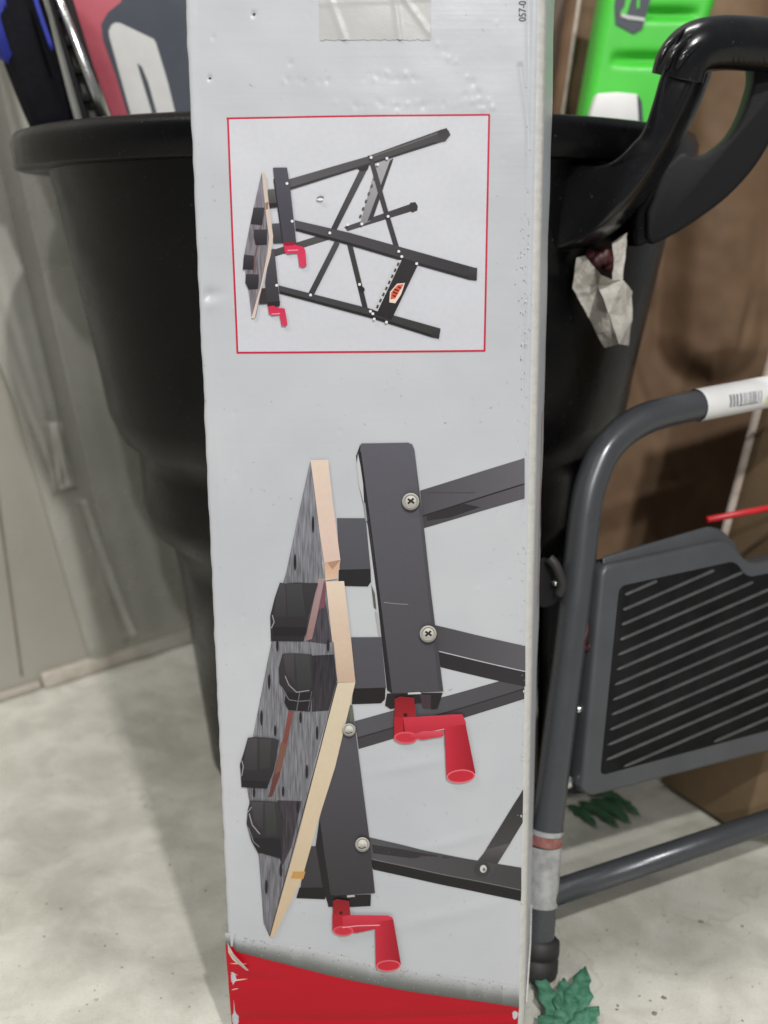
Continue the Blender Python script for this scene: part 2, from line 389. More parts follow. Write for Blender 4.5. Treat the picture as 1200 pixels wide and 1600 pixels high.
light_shade_strip(118, 134, 780, 190, 216, 1000, 0.9, 0.030)  # this and the next narrow strip imitate bright gaps between the shadows
light_shade_strip(66, 96, 660, 82, 118, 768, 2.2, 0.028)

# ================================================================== WHITE CARTON
PN = np.array([0.015, 1.0, -0.04]); PN /= np.linalg.norm(PN); P0 = np.array([0, 0.66, 0])
NRM = -PN                                             # towards the camera
def face(px, py): return on_plane(px, py, P0, PN)
L0, L1 = face(289, 0), face(362, 1600)
R0, R1 = face(836, 0), face(806, 1600)
def edge_at(A, B, z):
    t = (z - B[2]) / (A[2] - B[2]); return B + (A - B) * t
ZTOP = 0.845
side = np.array([0.0, 1.0, 0.0])
def gauss(d, s): return math.exp(-(d / s) ** 2)
def big_disp(px, py):
    """gentle bulge and creases of the board (metres, + = outward)"""
    u = (px - 290 - 0.045 * py) / (545 - 0.065 * py)
    d = 0.0022 * math.sin(math.pi * min(1, max(0, u))) + 0.0014 * noise.noise(Vector((px / 170, py / 210, 1.3))) \
        + 0.0005 * noise.noise(Vector((px / 60, py / 75, 4.1)))
    # horizontal dent pressed in from the left edge
    if px < 430:
        d -= 0.0026 * gauss(py - (462 - 0.10 * (px - 310)), 9) * gauss(px - 305, 28)
        d += 0.0010 * gauss(py - (478 - 0.10 * (px - 310)), 9) * gauss(px - 305, 28)
    # diagonal creases low on the panel
    d += 0.0006 * gauss(py - (1330 - 0.25 * (px - 640)), 10) * gauss(px - 690, 80)
    d += 0.0006 * gauss(py - (1440 - 0.22 * (px - 640)), 12) * gauss(px - 700, 90)
    d += 0.0006 * gauss(py - (1195 - 0.18 * (px - 640)), 9) * gauss(px - 640, 60)
    # crush lines across the red foot
    d -= 0.0010 * gauss(py - (1592 - 0.015 * (px - 400)), 6) + 0.0010 * gauss(py - (1528 + 0.05 * (px - 360)), 7) * gauss(px - 380, 60)
    # vertical crease by the right edge, top
    d -= 0.0012 * gauss(px - (829 - 0.004 * py), 5) * (1 if py < 1000 else 0.5)
    d -= 0.0008 * gauss(px - (814 + (py - 110) * 0.13), 4) * (1 if 100 < py < 230 else 0)
    # folds across the low left
    d -= 0.0002 * gauss(px - (372 + (py - 700) * 0.10), 7) * (1 if 640 < py < 1020 else 0)
    return d
dimples = [(397, 23, 3.2, -0.0016), (328, 122, 3.0, -0.0014), (502, 310, 5, -0.0009), (455, 100, 4, -0.0005)]
rd = random.Random(3)
for k in range(11):
    t = k / 10; dimples.append((686 + 82 * t + rd.uniform(-5, 5), 70 + 98 * t + rd.uniform(-3, 3), rd.uniform(2, 4.6), rd.choice((-1, -1, 1)) * rd.uniform(0.0001, 0.0004)))
for k in range(22):
    dimples.append((532 + 10.6 * k + rd.uniform(-8, 8), 164 + rd.uniform(-5, 5), rd.uniform(2, 5), rd.choice((-1, -1, 1)) * rd.uniform(0.0001, 0.00036)))
for k in range(14):
    dimples.append((566 + 7 * k + rd.uniform(-6, 6), 122 + rd.uniform(-5, 5), rd.uniform(2, 5), rd.choice((-1, -1, 1)) * rd.uniform(0.0001, 0.0004)))
for k in range(7): dimples.append((440 + 12 * k + rd.uniform(-3, 3), 127 + rd.uniform(-3, 3), 3.6, rd.uniform(-0.0005, 0.0005)))
for k in range(60):
    dimples.append((rd.uniform(310, 820), rd.uniform(-20, 1560), rd.uniform(2.2, 4), rd.uniform(-0.0005, 0.0004)))
cells = {}
for (dx, dy, r_, h_) in dimples:
    for i in range(int((dx - 3 * r_) // 20), int((dx + 3 * r_) // 20) + 1):
        for j in range(int((dy - 3 * r_) // 20), int((dy + 3 * r_) // 20) + 1): cells.setdefault((i, j), []).append((dx, dy, r_, h_))
def small_disp(px, py):
    d = 0.0
    for (dx, dy, r_, h_) in cells.get((int(px // 20), int(py // 20)), ()):
        q = ((px - dx) ** 2 + (py - dy) ** 2) / (r_ * r_)
        if q < 9: d += h_ * math.exp(-q)
    return d
def proj(p):
    q = p - CAM
    dep = q[1] * CP - q[2] * SP; up = q[1] * SP + q[2] * CP
    return 600 + FPX * q[0] / dep, 800 - FPX * up / dep

carton = thing('carton', 'tall narrow white cardboard carton with a folding workbench pictured on it', 'box', ((L1[0] + R1[0]) / 2, 0.71, 0))
NF, NZ = 250, 620
DEPTH = 0.098
V, F = [], []
ring = None
for j in range(NZ + 1):
    z = ZTOP * j / NZ
    A = edge_at(L0, L1, z); B = edge_at(R0, R1, z)
    e = (B - A); wlen = np.linalg.norm(e); e /= wlen
    row = []
    zz = np.array([0, 0, z])
    # front panel (the corners are rounded off at both ends)
    rl, rr = 0.0022, 0.0080
    wob = 0.0004 * noise.noise(Vector((0, 0, z * 30))) + 0.0005 * noise.noise(Vector((0, 3, z * 90)))
    for i in range(NF + 1):
        s = rl + (wlen - rl - 0.001) * i / NF
        p = A + e * s
        px, py = proj(p)
        d = big_disp(px, py) + small_disp(px, py)
        k = min(1.0, i / 6.0) * min(1.0, (NF - i) / 4.0)
        row.append(p + NRM * d * k)
    # right rounded corner, then the right side flaring outward (the carton is racked out of square)
    cen = A + e * (wlen - 0.001) - NRM * rr
    rough = 0.00018 * noise.noise(Vector((7, 1, z * 160))) + 0.00018 * noise.noise(Vector((2, 9, z * 420)))
    for k in range(1, 9):
        a = R(90) * (1 - k / 8.0) + R(2)
        ex = 1.0 + (rough / rr) * (1.2 if 2 < k < 8 else 0.3)
        row.append(cen + (e * math.cos(a) + NRM * math.sin(a)) * rr * ex)
    flare = 0.0205 - 0.004 * (1 - z / ZTOP) + 0.0008 * noise.noise(Vector((5, 5, z * 22)))
    if z < 0.062: flare -= 0.006 * ((0.062 - z) / 0.062)
    nside = 14
    last = row[-1]
    for k in range(1, nside + 1):
        t = k / nside
        bulge = 0.0012 * math.sin(math.pi * t)
        row.append(last + side * (DEPTH * t) + e * (flare * t + bulge))
    # back and left side
    bl = A + side * (DEPTH + 0.006) + e * (flare - 0.012)
    br = row[-1]
    for k in range(1, 6): row.append(br + (bl - br) * k / 5)
    row.append(A + side * 0.03 + e * 0.0002); row.append(A + e * 0.0 - NRM * rl); row.append(A + e * rl * 0.3 - NRM * rl * 0.3)
    # left edge is a little uneven
    for q in (-1, -2, -3): row[q] = row[q] - e * wob
    if ring is None: ring = len(row)
    V += row
for j in range(NZ):
    for i in range(ring):
        i2 = (i + 1) % ring
        F.append((j * ring + i, j * ring + i2, (j + 1) * ring + i2, (j + 1) * ring + i))
F.append(tuple(range(ring))[::-1]); F.append(tuple(range(NZ * ring, (NZ + 1) * ring)))
body = mesh_obj('carton_body', V, F, [M['carton'], M['carton_wear']], carton, smooth=True)
for pl in body.data.polygons:
    i = pl.index % ring
    if pl.index < NZ * ring and NF + 1 < i < NF + 9: pl.material_index = 1

# ---------- printed artwork: flat ink shapes that follow the board
class Print:
    def __init__(self): self.v, self.f, self.c, self.uv, self.mi, self.layer = [], [], [], [], [], 0
    def poly(self, pts, c0, c1=None, axis='y', grain=False, step=9, lift=None, fn=face, disp=True):
        """pts in photograph pixels; c0 -> c1 a printed gradient"""
        self.layer += 1
        off = 0.00012 + 0.000016 * self.layer if lift is None else lift
        bm = bmesh.new()
        vs_ = [bm.verts.new((x, y, 0)) for x, y in pts]
        for tri in geometry.tessellate_polygon([[Vector((x, y, 0)) for x, y in pts]]):
            try: bm.faces.new([vs_[q] for q in tri])
            except ValueError: pass
        xs = [p[0] for p in pts]; ys = [p[1] for p in pts]
        lo = {'x': min(xs), 'y': min(ys)}; hi = {'x': max(xs), 'y': max(ys)}
        for ax, no in (('x', (1, 0, 0)), ('y', (0, 1, 0))):
            k = math.floor(lo[ax] / step) + 1
            while k * step < hi[ax]:
                co = (k * step, 0, 0) if ax == 'x' else (0, k * step, 0)
                bmesh.ops.bisect_plane(bm, geom=bm.verts[:] + bm.edges[:] + bm.faces[:], plane_co=co, plane_no=no)
                k += 1
        bm.verts.index_update(); o = len(self.v)
        for v in bm.verts:
            x, y = v.co.x, v.co.y
            p = fn(x, y)
            self.v.append(p + NRM * ((big_disp(x, y) if disp else 0) + off))
            if c1 is None: cc = c0
            else:
                t = ((y if axis == 'y' else x) - lo[axis]) / max(1e-6, hi[axis] - lo[axis])
                cc = tuple(c0[q] + (c1[q] - c0[q]) * t for q in range(3))
            self.c.append([lin(q) * INK for q in cc] + [1]); self.uv.append((x / 1000, -y / 1000))
        for f in bm.faces: self.f.append([o + v.index for v in f.verts]); self.mi.append(1 if grain else 0)
        bm.free()
    def ellipse(self, x, y, rx, ry, c0, c1=None, rot=0, n=20, **kw):
        ca, sa = math.cos(rot), math.sin(rot)
        self.poly([(x + rx * math.cos(a) * ca - ry * math.sin(a) * sa, y + rx * math.cos(a) * sa + ry * math.sin(a) * ca)
                   for a in (2 * math.pi * k / n for k in range(n))], c0, c1, **kw)
    def line(self, pts, wd, c, c1=None, **kw):
        for (x0, y0), (x1, y1) in zip(pts, pts[1:]):
            dx, dy = x1 - x0, y1 - y0; l = math.hypot(dx, dy); nx_, ny_ = -dy / l * wd / 2, dx / l * wd / 2
            self.poly([(x0 + nx_, y0 + ny_), (x1 + nx_, y1 + ny_), (x1 - nx_, y1 - ny_), (x0 - nx_, y0 - ny_)], c, c1, **kw)
    def build(self, name, parent=carton):
        o = mesh_obj(name, self.v, self.f, [M['ink'], M['ink_grain']], parent)
        me = o.data
        # recalc may flip but never reorders vertices or faces
        a = me.color_attributes.new('ink', 'FLOAT_COLOR', 'POINT')
        a.data.foreach_set('color', np.array(self.c, dtype=np.float32).ravel())
        u = me.uv_layers.new(name='UVMap')
        for lp in me.loops: u.data[lp.index].uv = self.uv[lp.vertex_index]
        me.polygons.foreach_set('material_index', self.mi)
        return o
INK = 0.84
def Z(ox, oy, s): return lambda *q: [(ox + x / s, oy + y / s) for x, y in q]
A1 = Z(350, 680, 2.4); A2 = Z(350, 1050, 2.4); A3 = Z(340, 170, 1200 / 440); A4 = Z(360, 680, 5); A5 = Z(360, 1000, 5)
MET, MET2, DK, DK2 = (92, 91, 99), (76, 74, 81), (40, 37, 40), (56, 53, 57)

# --- the big workbench
B = Print()
# far legs first
B.poly(A2((490, 180), (1126, 5), (1126, 60), (500, 245)), (86, 85, 90), (78, 76, 80), 'x')
B.poly(A2((500, 245), (1126, 60), (1126, 100), (505, 285)), (66, 64, 68))
B.line(A2((502, 243), (1126, 62)), 2.0, (45, 42, 45))
B.poly(A1((735, 205), (1127, 85), (1127, 182), (745, 302)), (80, 78, 82), (100, 98, 104), 'x')
B.poly(A1((745, 302), (1127, 182), (1127, 236), (750, 345)), (70, 67, 70), (92, 88, 94), 'x')
B.line(A1((745, 300), (1127, 181)), 2.2, (40, 37, 40))
B.poly(A1((760, 296), (900, 255), (960, 268), (850, 305), (760, 318)), (50, 47, 50))
B.line(A1((760, 212), (940, 214)), 1.2, (70, 68, 72))
B.poly(A1((780, 706), (1130, 790), (1130, 887), (800, 806)), (74, 72, 76), (92, 90, 95), 'x')
B.poly(A1((800, 806), (1130, 885), (1130, 942), (812, 866)), (44, 40, 44), (52, 48, 52), 'x')
B.line(A1((806, 807), (1130, 885)), 1.4, (190, 188, 192))
B.poly(A2((540, 612), (930, 700), (1115, 733), (1115, 815), (1000, 790), (545, 692)), (84, 82, 86), (66, 63, 66), 'x')
B.poly(A2((555, 640), (700, 662), (860, 690), (700, 690), (560, 672)), (52, 48, 52))
B.poly(A2((545, 692), (1000, 790), (1115, 815), (1113, 858), (980, 828), (560, 732)), (30, 27, 29))
B.line(A2((550, 692), (1115, 817)), 1.2, (120, 117, 120))
B.poly(A2((1122, 440), (1120, 565), (1025, 718), (990, 765), (945, 760), (938, 735), (1000, 632)), (50, 47, 49), (78, 75, 77))
B.poly(A2((1075, 640), (1022, 718), (950, 705), (985, 662)), (96, 92, 94), (60, 57, 59))
B.ellipse(*A2((968, 738))[0], 13, 12, (62, 59, 61)); B.ellipse(*A2((972, 735))[0], 5.2, 6, (205, 202, 200)); B.ellipse(*A2((975, 738))[0], 2.4, 3, (120, 116, 114))
# rear arms
B.poly(A1((424, 308), (532, 308), (550, 496), (436, 500)), (88, 87, 94), (80, 80, 88))
B.poly(A1((432, 500), (550, 496), (552, 545), (540, 562), (430, 560)), (38, 36, 38))
B.poly(A1((478, 752), (590, 752), (608, 942), (488, 945)), (84, 83, 90), (80, 78, 85))
B.poly(A1((484, 945), (606, 941), (604, 985), (590, 1000), (480, 1004)), (32, 28, 29))
B.poly(A2((308, 646), (372, 644), (388, 800), (288, 802)), (66, 62, 67), (58, 55, 59))
B.poly(A2((284, 802), (388, 800), (380, 845), (272, 842)), (30, 27, 28))
# beams
B.poly(A1((512, 30), (496, 75), (508, 190), (540, 335), (575, 600), (612, 952), (630, 962), (585, 640), (540, 300), (515, 70)), (44, 42, 46), (34, 31, 34))
B.poly(A1((503, 66), (498, 110), (507, 185), (526, 260), (522, 180), (512, 110)), (196, 196, 198))
B.poly(A1((522, 250), (531, 318), (538, 318), (530, 250)), (150, 150, 153))
B.poly(A1((553, 555), (562, 640), (572, 650), (566, 590)), (90, 90, 88)); B.poly(A1((566, 655), (580, 745), (588, 748), (576, 660)), (170, 170, 172))
B.poly(A1((515, 28), (690, 25), (706, 32), (714, 52), (745, 300), (778, 600), (822, 955), (626, 964), (600, 760), (562, 430), (533, 210), (511, 50)), (94, 93, 101), (76, 74, 79))
B.line(A1((512, 60), (560, 420), (628, 960)), 2.4, (38, 36, 40))
B.poly(A1((720, 130), (745, 300), (778, 600), (820, 950), (806, 952), (765, 600), (733, 300)), (84, 82, 88), (68, 66, 70))
B.line(A1((600, 622), (640, 627), (690, 630)), 0.9, (150, 149, 154))
B.poly(A2((612, 75), (820, 72), (800, 132), (780, 134), (740, 110), (625, 134), (604, 120)), (36, 33, 35))
B.poly(A2((690, 72), (735, 70), (740, 77), (690, 79)), (200, 198, 198)); B.poly(A2((735, 80), (775, 80), (775, 130), (745, 130)), (66, 52, 60))
B.poly(A2((360, 540), (345, 640), (372, 800), (392, 866), (412, 830), (385, 690)), (34, 30, 34))
B.poly(A2((470, 120), (482, 118), (497, 240), (545, 610), (567, 820), (402, 828), (380, 690), (360, 540), (436, 230)), (90, 88, 96), (58, 55, 59))
B.poly(A2((470, 130), (482, 120), (486, 180), (474, 182)), (98, 104, 88))
B.poly(A2((404, 828), (552, 824), (550, 868), (480, 872), (392, 872), (388, 850)), (32, 29, 31)); B.poly(A2((462, 828), (490, 826), (492, 833), (462, 836)), (185, 182, 182))
# wood surface (dark boards) behind the pads
B.poly(A4((625, 200), (660, 470), (720, 960), (700, 1140), (585, 1600), (320, 1600), (335, 1400), (440, 1060), (520, 680)), (132, 133, 140), (110, 109, 115), grain=True)
B.poly(A5((325, 0), (575, 0), (700, -700), (745, -460), (840, 300), (700, 800), (500, 1600), (420, 1900), (310, 2310), (262, 2200), (225, 1690), (130, 1130), (180, 740), (265, 300)), (124, 124, 129), (110, 109, 115), grain=True)
B.poly(A5((640, 110), (810, 100), (835, 300), (770, 540), (640, 550)), (52, 48, 54), grain=True)
B.poly(A5((370, 1240), (560, 1245), (480, 1600), (410, 1750), (330, 1560)), (62, 56, 62), grain=True)
B.poly(A4((570, 1150), (720, 1140), (800, 1600), (760, 1620), (590, 1600)), (70, 66, 74), grain=True)
B.poly(A4((690, 1110), (745, 1110), (640, 1580), (585, 1600)), (166, 142, 142), (150, 118, 116))
B.poly(A4((735, 1120), (748, 1180), (740, 1330), (690, 1350)), (120, 76, 88))
B.poly(A5((455, 545), (495, 545), (440, 830), (385, 1060), (330, 1210), (300, 1215), (350, 1000), (420, 740)), (132, 74, 70), (96, 58, 52))
B.poly(A5((400, 790), (450, 800), (395, 1010), (345, 1040)), (122, 84, 70))
# wood edges
B.poly(A4((628, 190), (765, 186), (800, 500), (862, 965), (735, 985), (700, 760), (660, 430)), (226, 205, 188), (216, 190, 178))
B.poly(A4((735, 985), (862, 968), (838, 1110), (745, 1125)), (206, 166, 140), (218, 186, 160)); B.poly(A4((760, 985), (858, 970), (800, 1040)), (178, 138, 112))
B.poly(A4((748, 1132), (890, 1128), (945, 1600), (798, 1600)), (226, 206, 186), (212, 187, 168))
B.poly(A5((808, -3), (946, -3), (978, 315), (840, 320)), (214, 190, 168), (200, 172, 152))
B.poly(A5((840, 322), (978, 316), (820, 980), (690, 1390), (560, 1855), (340, 2312), (308, 2312), (520, 1560), (700, 860)), (217, 203, 178), (204, 180, 150))
B.poly(A5((492, 1792), (590, 1790), (572, 1850), (474, 1848)), (196, 150, 88))
B.line(A5((835, 322), (700, 850), (500, 1600), (310, 2300)), 1.4, (60, 48, 44))
# holes in the boards
for x, y in ((648, 690), (508, 985)): B.ellipse(*A4((x, y))[0], 1.9, 13, (38, 30, 34))
for x, y, h_ in ((305, 320, 12), (245, 600, 12), (550, 595, 9), (352, 700, 9), (680, 715, 11), (600, 1015, 11), (188, 1180, 8), (415, 1170, 8), (528, 1290, 9), (766, 30, 10), (370, 35, 9)):
    B.ellipse(*A5((x, y))[0], 2.0, h_, (40, 34, 38))
B.ellipse(*A2((215, 735))[0], 2.2, 11, (40, 34, 38)); B.ellipse(*A2((160, 800))[0], 2.2, 11, (40, 34, 38))
# pads
def pad(f, outline, hi1, hi2, foot):
    B.poly(f(*outline), (58, 55, 58), (42, 39, 43))
    B.poly(f(*hi1), (72, 70, 74), (56, 53, 57)); B.poly(f(*hi2), (66, 68, 68), (52, 52, 54)); B.poly(f(*foot), (34, 31, 35))
pad(A4, ((390, 1142), (430, 1150), (520, 1140), (590, 1142), (690, 1145), (610, 1400), (575, 1600), (320, 1600), (315, 1400), (350, 1260)),
    ((392, 1150), (430, 1155), (440, 1410), (345, 1412), (360, 1262)), ((440, 1155), (560, 1148), (590, 1405), (450, 1410)), ((340, 1490), (600, 1490), (585, 1560), (335, 1560)))
B.line(A4((330, 1395), (345, 1450), (322, 1500)), 1.6, (150, 148, 150))
pad(A5, ((410, 98), (500, 92), (640, 100), (652, 350), (625, 545), (455, 535), (425, 480), (440, 420), (385, 330), (380, 210)),
    ((415, 104), (500, 98), (505, 330), (440, 260)), ((510, 98), (620, 104), (640, 360), (530, 380)), ((440, 400), (530, 400), (640, 400), (620, 545), (460, 535), (425, 470)))
B.line(A5((430, 270), (460, 340), (520, 395), (620, 378)), 1.7, (140, 138, 142)); B.line(A5((400, 350), (460, 455), (540, 465), (630, 455)), 1.5, (112, 110, 114)); B.line(A5((545, 395), (520, 540)), 1.6, (100, 98, 102)); B.line(A5((640, 385), (610, 540)), 1.5, (92, 90, 94))
pad(A5, ((140, 752), (200, 745), (345, 755), (385, 770), (345, 1000), (290, 1145), (90, 1138), (85, 1040), (78, 960), (110, 860)),
    ((145, 760), (215, 755), (210, 1010), (110, 1000), (118, 880)), ((232, 758), (320, 762), (315, 980), (235, 1000)), ((92, 1085), (300, 1090), (290, 1143), (92, 1136)))
B.line(A5((92, 930), (105, 975), (92, 1050)), 1.5, (150, 148, 150))
pad(A5, ((160, 1240), (270, 1240), (370, 1248), (415, 1400), (400, 1640), (220, 1650), (170, 1560), (130, 1420), (140, 1310)),
    ((165, 1250), (260, 1248), (255, 1470), (190, 1400)), ((275, 1250), (350, 1255), (370, 1500), (280, 1520)), ((175, 1530), (395, 1530), (400, 1690), (215, 1640)))
B.line(A5((150, 1340), (175, 1430), (235, 1500)), 1.8, (150, 148, 150)); B.line(A5((145, 1450), (185, 1560), (230, 1600)), 1.5, (120, 118, 121)); B.line(A5((170, 1290), (140, 1330)), 1.4, (150, 148, 150))
# cranks
def crank(f, shaft, ell, arm, hub, handle, cap, r_):
    B.poly(f(*shaft), (136, 22, 32), (178, 32, 46)); B.poly(f(*arm), (206, 56, 74), (184, 36, 54))
    B.poly(f(*hub), (178, 28, 44)); B.ellipse(*f(ell)[0], r_ * 0.84, r_ * 0.42, (218, 84, 98)); B.ellipse(*f(ell)[0], r_ * 0.70, r_ * 0.30, (200, 46, 62))
    B.poly(f(*handle), (198, 42, 62), (154, 16, 34), 'x')
    B.ellipse(*f(cap)[0], r_, r_ * 0.47, (226, 108, 120), rot=-0.06); B.ellipse(cap[0] / 2.4 + 350, cap[1] / 2.4 + 1050, r_ * 0.90, r_ * 0.38, (196, 38, 56), rot=-0.06)
crank(A2, ((640, 92), (660, 84), (712, 88), (720, 160), (672, 165), (672, 225), (640, 235)), (682, 238),
      ((672, 162), (718, 160), (860, 150), (892, 150), (906, 180), (905, 215), (828, 206), (740, 226), (680, 235)), ((638, 160), (672, 164), (674, 238), (638, 236)),
      ((826, 206), (848, 196), (905, 188), (942, 372), (834, 388)), (887, 382), 22.5)
B.line(A2((745, 222), (825, 205)), 1.6, (238, 150, 160)); B.ellipse(*A2((680, 153))[0], 3.2, 3.2, (60, 14, 18)); B.poly(A2((690, 232), (745, 212), (822, 212), (822, 232), (745, 245)), (214, 84, 100), (196, 44, 62))
crank(A2, ((410, 845), (424, 838), (470, 845), (476, 900), (446, 905), (444, 955), (410, 958)), (448, 958),
      ((446, 902), (475, 898), (615, 898), (632, 905), (636, 930), (590, 936), (585, 945), (500, 965), (445, 965)), ((408, 895), (446, 900), (448, 962), (408, 958)),
      ((568, 935), (585, 922), (635, 912), (664, 1082), (570, 1092)), (617, 1086), 19)
B.line(A2((445, 945), (500, 938), (585, 934)), 1.6, (240, 160, 168)); B.ellipse(*A2((440, 890))[0], 2.6, 2.6, (60, 14, 18))
# bolts
def bolt(x, y, r_, cross=True):
    B.ellipse(x + 0.5, y + 1.5, r_ * 1.04, r_ * 1.04, (46, 44, 48)); B.ellipse(x, y, r_, r_, (206, 203, 194), (128, 124, 118)); B.ellipse(x, y - 0.5, r_ * 0.84, r_ * 0.8, (140, 136, 128), (176, 172, 164))
    B.ellipse(x + 0.3, y - 0.8, r_ * 0.62, r_ * 0.62, (226, 223, 214), (166, 162, 154))
    if cross:
        B.line([(x - r_ * .34, y - r_ * .3), (x + r_ * .40, y + r_ * .2)], r_ * .24, (44, 42, 42)); B.line([(x + r_ * .34, y - r_ * .36), (x - r_ * .32, y + r_ * .24)], r_ * .24, (44, 42, 42))
    else:
        B.poly([(x - r_ * .4, y - r_ * .1), (x, y - r_ * .42), (x + r_ * .4, y - r_ * .2), (x + r_ * .3, y + r_ * .3), (x - r_ * .3, y + r_ * .35)], (238, 236, 230), (150, 147, 142))
        B.line([(x - r_ * .55, y + r_ * .35), (x - r_ * .1, y + r_ * .55), (x + r_ * .5, y + r_ * .3)], r_ * .16, (70, 68, 68))
bolt(*A1((700, 243))[0], 13.4); bolt(*A1((765, 738))[0], 13.2); bolt(*A2((470, 208))[0], 10.2, False); bolt(*A2((520, 634))[0], 11.2, False)
B.build('printed_workbench_picture')

# --- the small framed workbench
B = Print()
B.poly([(356, 186), (763, 181), (756, 548), (371, 550)], (206, 207, 213), (204, 205, 212))
for a, b_ in (((354, 185), (765, 180)), ((764, 180), (757, 549)), ((758, 548), (370, 551)), ((371, 551), (356, 185))):
    B.line([a, b_], 3.0, (196, 40, 68))
B.poly(A3((235, 602), (500, 520), (520, 545), (245, 630)), (88, 86, 86), (70, 68, 69)); B.poly(A3((540, 505), (840, 400), (852, 430), (555, 522)), (78, 76, 78), (60, 58, 60), 'x')
B.poly(A3((820, 402), (842, 398), (853, 415), (850, 435), (828, 444), (818, 425)), (52, 50, 52))
B.poly(A3((680, 225), (748, 212), (650, 480), (606, 498)), (168, 166, 170), (138, 136, 139)); B.poly(A3((735, 222), (750, 214), (662, 470), (638, 482)), (62, 59, 61))
for k in range(6):
    x0 = 672 - 12 * k; y0 = 300 + 32 * k
    B.ellipse(*A3((x0 - 3, y0))[0], 2.0, 3.4, (90, 88, 90), rot=0.4, n=10)
B.poly(A3((612, 250), (646, 246), (506, 522), (478, 525)), (80, 78, 80), (58, 56, 58)); B.poly(A3((575, 245), (648, 235), (640, 262), (615, 270)), (46, 43, 46))
B.poly(A3((300, 303), (640, 205), (960, 88), (985, 95), (990, 115), (965, 140), (740, 212), (312, 348), (305, 330)), (90, 88, 91), (70, 68, 70), 'x')
B.line(A3((312, 340), (640, 240), (930, 145)), 3.0, (54, 51, 54)); B.line(A3((660, 205), (820, 150), (940, 105)), 2.0, (104, 106, 100))
B.poly(A3((935, 98), (975, 84), (992, 112), (970, 140), (945, 146)), (56, 54, 57), (70, 68, 70))
B.poly(A3((552, 575), (576, 582), (642, 855), (622, 862)), (62, 60, 62), (50, 48, 50)); B.ellipse(*A3((614, 770))[0], 5, 4.5, (38, 36, 38))
B.poly(A3((500, 565), (522, 575), (412, 792), (388, 785)), (76, 74, 76), (60, 58, 60))
B.poly(A3((640, 200), (662, 208), (722, 420), (778, 605), (758, 612), (695, 400)), (70, 68, 70), (58, 56, 58))
B.poly(A3((330, 475), (560, 528), (1105, 680), (1102, 732), (1080, 730), (780, 643), (560, 580), (334, 520)), (82, 80, 84), (54, 52, 54), 'x')
B.line(A3((336, 515), (560, 575), (780, 640), (1070, 722)), 4.2, (40, 38, 40)); B.poly(A3((1070, 676), (1106, 678), (1104, 730), (1068, 728)), (66, 64, 66), (48, 46, 48))
B.poly(A3((262, 752), (640, 848), (948, 935), (942, 977), (920, 975), (660, 893), (264, 786)), (70, 68, 71), (56, 56, 55), 'x')
B.line(A3((268, 782), (660, 886), (915, 968)), 4.0, (36, 34, 35)); B.poly(A3((915, 928), (950, 936), (943, 979), (912, 972)), (62, 60, 62), (44, 42, 44))
B.poly(A3((782, 640), (858, 656), (740, 900), (655, 872)), (46, 43, 46), (40, 37, 39))
B.poly(A3((768, 645), (784, 645), (682, 862), (664, 856)), (200, 198, 200))
for k in range(8):
    t = (k + 0.3) / 8; B.line(A3((776 - 100 * t, 648 + 205 * t), (770 - 100 * t, 662 + 205 * t)), 3.2, (66, 63, 66))
B.poly(A3((765, 745), (798, 742), (782, 790), (757, 828), (732, 824), (735, 780)), (232, 214, 200)); B.poly(A3((767, 750), (793, 747), (757, 808), (737, 812), (740, 782)), (216, 92, 62))
for q in (((752, 768), (772, 775)), ((748, 780), (766, 788)), ((746, 794), (760, 800)), ((770, 758), (782, 765))): B.line(A3(*q), 2.4, (90, 34, 34))
B.poly(A3((215, 345), (246, 343), (258, 420), (220, 422)), (96, 96, 92), (66, 64, 64)); B.poly(A3((220, 404), (258, 402), (256, 420), (222, 424)), (40, 38, 40))
B.poly(A3((234, 490), (272, 488), (280, 572), (240, 574)), (84, 82, 88), (56, 54, 58)); B.poly(A3((182, 765), (212, 763), (217, 830), (178, 832)), (56, 52, 54))
B.poly(A3((238, 252), (298, 252), (312, 340), (338, 575), (282, 578), (262, 440), (246, 330)), (82, 80, 90), (70, 68, 76)); B.line(A3((242, 300), (262, 440), (280, 570)), 2.0, (44, 42, 47))
B.poly(A3((226, 600), (244, 596), (268, 836), (214, 838), (204, 740)), (80, 78, 86), (60, 57, 62)); B.poly(A3((214, 822), (268, 820), (266, 840), (216, 842)), (42, 40, 44))
B.poly(A3((190, 272), (200, 330), (222, 550), (215, 640), (165, 885), (148, 892), (138, 800), (112, 640), (145, 470)), (128, 124, 132), (118, 112, 118), grain=True)
B.poly(A3((190, 272), (206, 278), (220, 400), (239, 545), (228, 625), (180, 800), (160, 892), (145, 892), (188, 745), (214, 620), (222, 550), (206, 430)), (204, 188, 176), (216, 196, 186))
B.poly(A3((205, 402), (219, 398), (217, 428), (207, 432)), (150, 110, 96)); B.line(A3((200, 440), (188, 510), (160, 640), (148, 760)), 2.2, (112, 84, 84))
for q in (((155, 422), (202, 422), (192, 497), (143, 492)), ((158, 515), (214, 515), (212, 580), (164, 582), (156, 545)), ((115, 622), (158, 626), (155, 686), (109, 684)), ((122, 704), (178, 706), (174, 768), (134, 770), (120, 740))):
    B.poly(A3(*q), (62, 60, 64), (44, 41, 45))
B.poly(A3((284, 576), (325, 574), (340, 582), (366, 588), (376, 602), (382, 668), (366, 676), (350, 672), (343, 614), (300, 618), (288, 612)), (214, 48, 84), (208, 62, 96))
B.line(A3((300, 604), (345, 602)), 1.6, (236, 150, 170)); B.poly(A3((284, 570), (330, 568), (328, 582), (288, 584)), (150, 24, 50))
B.poly(A3((216, 842), (238, 838), (262, 848), (288, 850), (300, 918), (290, 926), (274, 924), (266, 876), (232, 880), (220, 872)), (208, 46, 80), (206, 62, 94))
